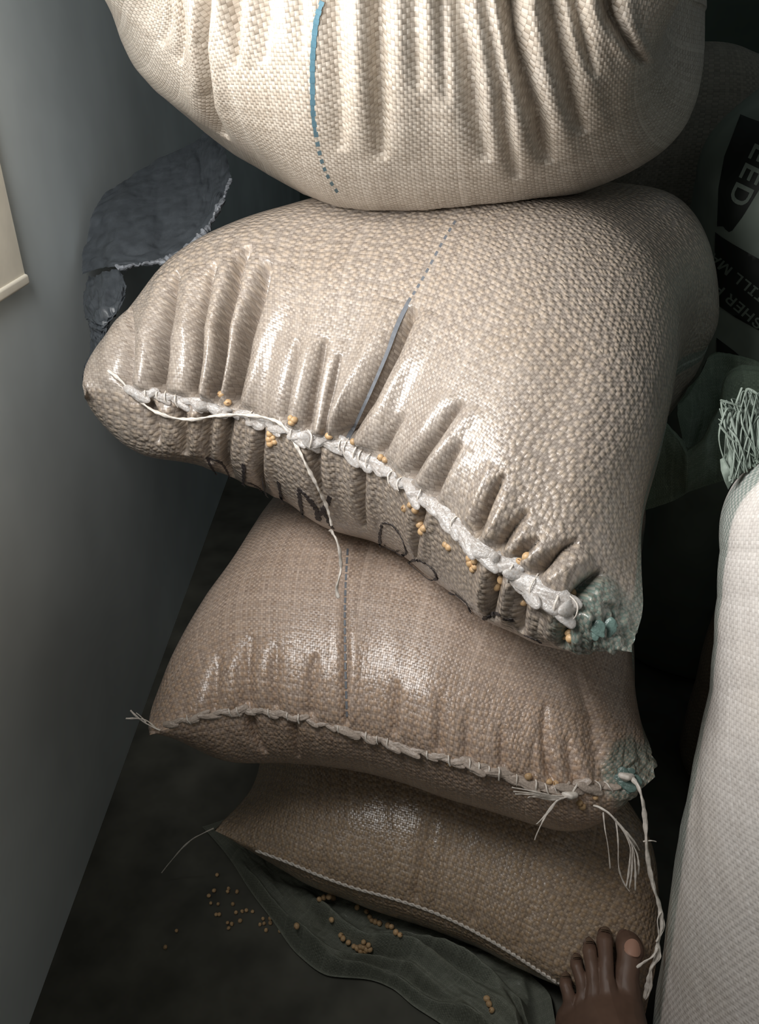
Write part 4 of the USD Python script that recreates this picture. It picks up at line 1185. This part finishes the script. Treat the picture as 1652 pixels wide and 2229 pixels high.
mr = [.020, .015, .0145, .014, .015]
for (Kp, r), m_, r2 in zip(kn, mtp, mr):
    solids.append(bone(Kp, r, m_, r2))
ank = np.array([.235, .335, .115]); heel = np.array([.225, .285, .045]); inst = np.array([.25, .405, .105])
for i in range(4):
    solids.append(m3.Manifold.batch_hull([ball(mtp[i], mr[i]), ball(mtp[i + 1], mr[i + 1]), ball(inst, .034)]))
solids.append(m3.Manifold.batch_hull([ball(mtp[0], .019), ball(mtp[4], .015), ball(inst, .034), ball(heel, .030), ball(np.array([.27, .45, .04]), .022), ball(np.array([.21, .44, .035]), .020)]))
knee = np.array([.13, .14, .47])
solids += [bone(inst, .034, ank, .036), bone(ank, .036, heel, .032), bone(ank, .036, ank + (knee - ank) * .35, .045), bone(ank + (knee - ank) * .35, .045, ank + (knee - ank) * .65, .058), bone(ank + (knee - ank) * .65, .058, knee, .055)]
F = m3.Manifold.batch_boolean(solids, m3.OpType.Add).refine_to_length(.0045)
fm = F.to_mesh()
ft = trimesh.Trimesh(fm.vert_properties[:, :3], fm.tri_verts, process=True)
trimesh.smoothing.filter_taubin(ft, .5, .53, 14)
n_ = ft.vertex_normals
ft.vertices = ft.vertices + n_ * (.0012 * noise2(ft.vertices[:, 0] * 90, ft.vertices[:, 1] * 90, 95, 3))[:, None]
_d, _i = _t4.query(ft.vertices[:, :2])
_z = np.where(_d < .006, _T4[_i, 2] + .0025, -1)
ft.vertices[:, 2] = np.where((_z > ft.vertices[:, 2]) & (ft.vertices[:, 2] > _z - .03), _z, ft.vertices[:, 2])
RFoot = thing('person', 'bare brown foot of a person stepping up against the bottom sack at the lower right', 'person')
obj('skin', ft, M_SKIN, RFoot, smooth=True)
M_NAILD = plain('small_toenail', srgb(112, 92, 76), .4)
for k, (D, Tp, r) in enumerate(tipP):
    fwd = (Tp - at_z(*toes[k][2], zk[k])); fwd /= np.linalg.norm(fwd)
    upv = np.array([0, -.42, .9]); upv -= fwd * (upv @ fwd); upv /= np.linalg.norm(upv)
    sd = np.cross(fwd, upv)
    a, b = np.meshgrid(np.linspace(-1, 1, 13), np.linspace(-1, 1, 13), indexing='ij')
    ca, cb = a * np.sqrt(1 - b ** 2 / 2), b * np.sqrt(1 - a ** 2 / 2)
    wN, lN = (.58, .60) if k == 0 else (.62, .42)
    c0 = (D + Tp) / 2 + fwd * r * (-.50 if k == 0 else .35)
    upk = upv if k == 0 else (upv * .8 + fwd * .6); upk = upk / np.linalg.norm(upk)
    fw2 = np.cross(upk, sd); fw2 = fw2 if fw2 @ fwd > 0 else -fw2
    hgt = r * (1.22 - .30 * ca ** 2 - .05 * cb ** 2)
    V = c0 + (ca * r * wN)[..., None] * sd + (cb * r * lN)[..., None] * fw2 + hgt[..., None] * upk
    V2 = V - upk * .002
    nail = trimesh.util.concatenate([trimesh.Trimesh(V.reshape(-1, 3), grid_faces(13, 13, False), process=False), trimesh.Trimesh(V2.reshape(-1, 3), grid_faces(13, 13, False)[:, ::-1], process=False)])
    obj('toenail', nail, M_NAIL if k == 0 else M_NAILD, RFoot, smooth=True)
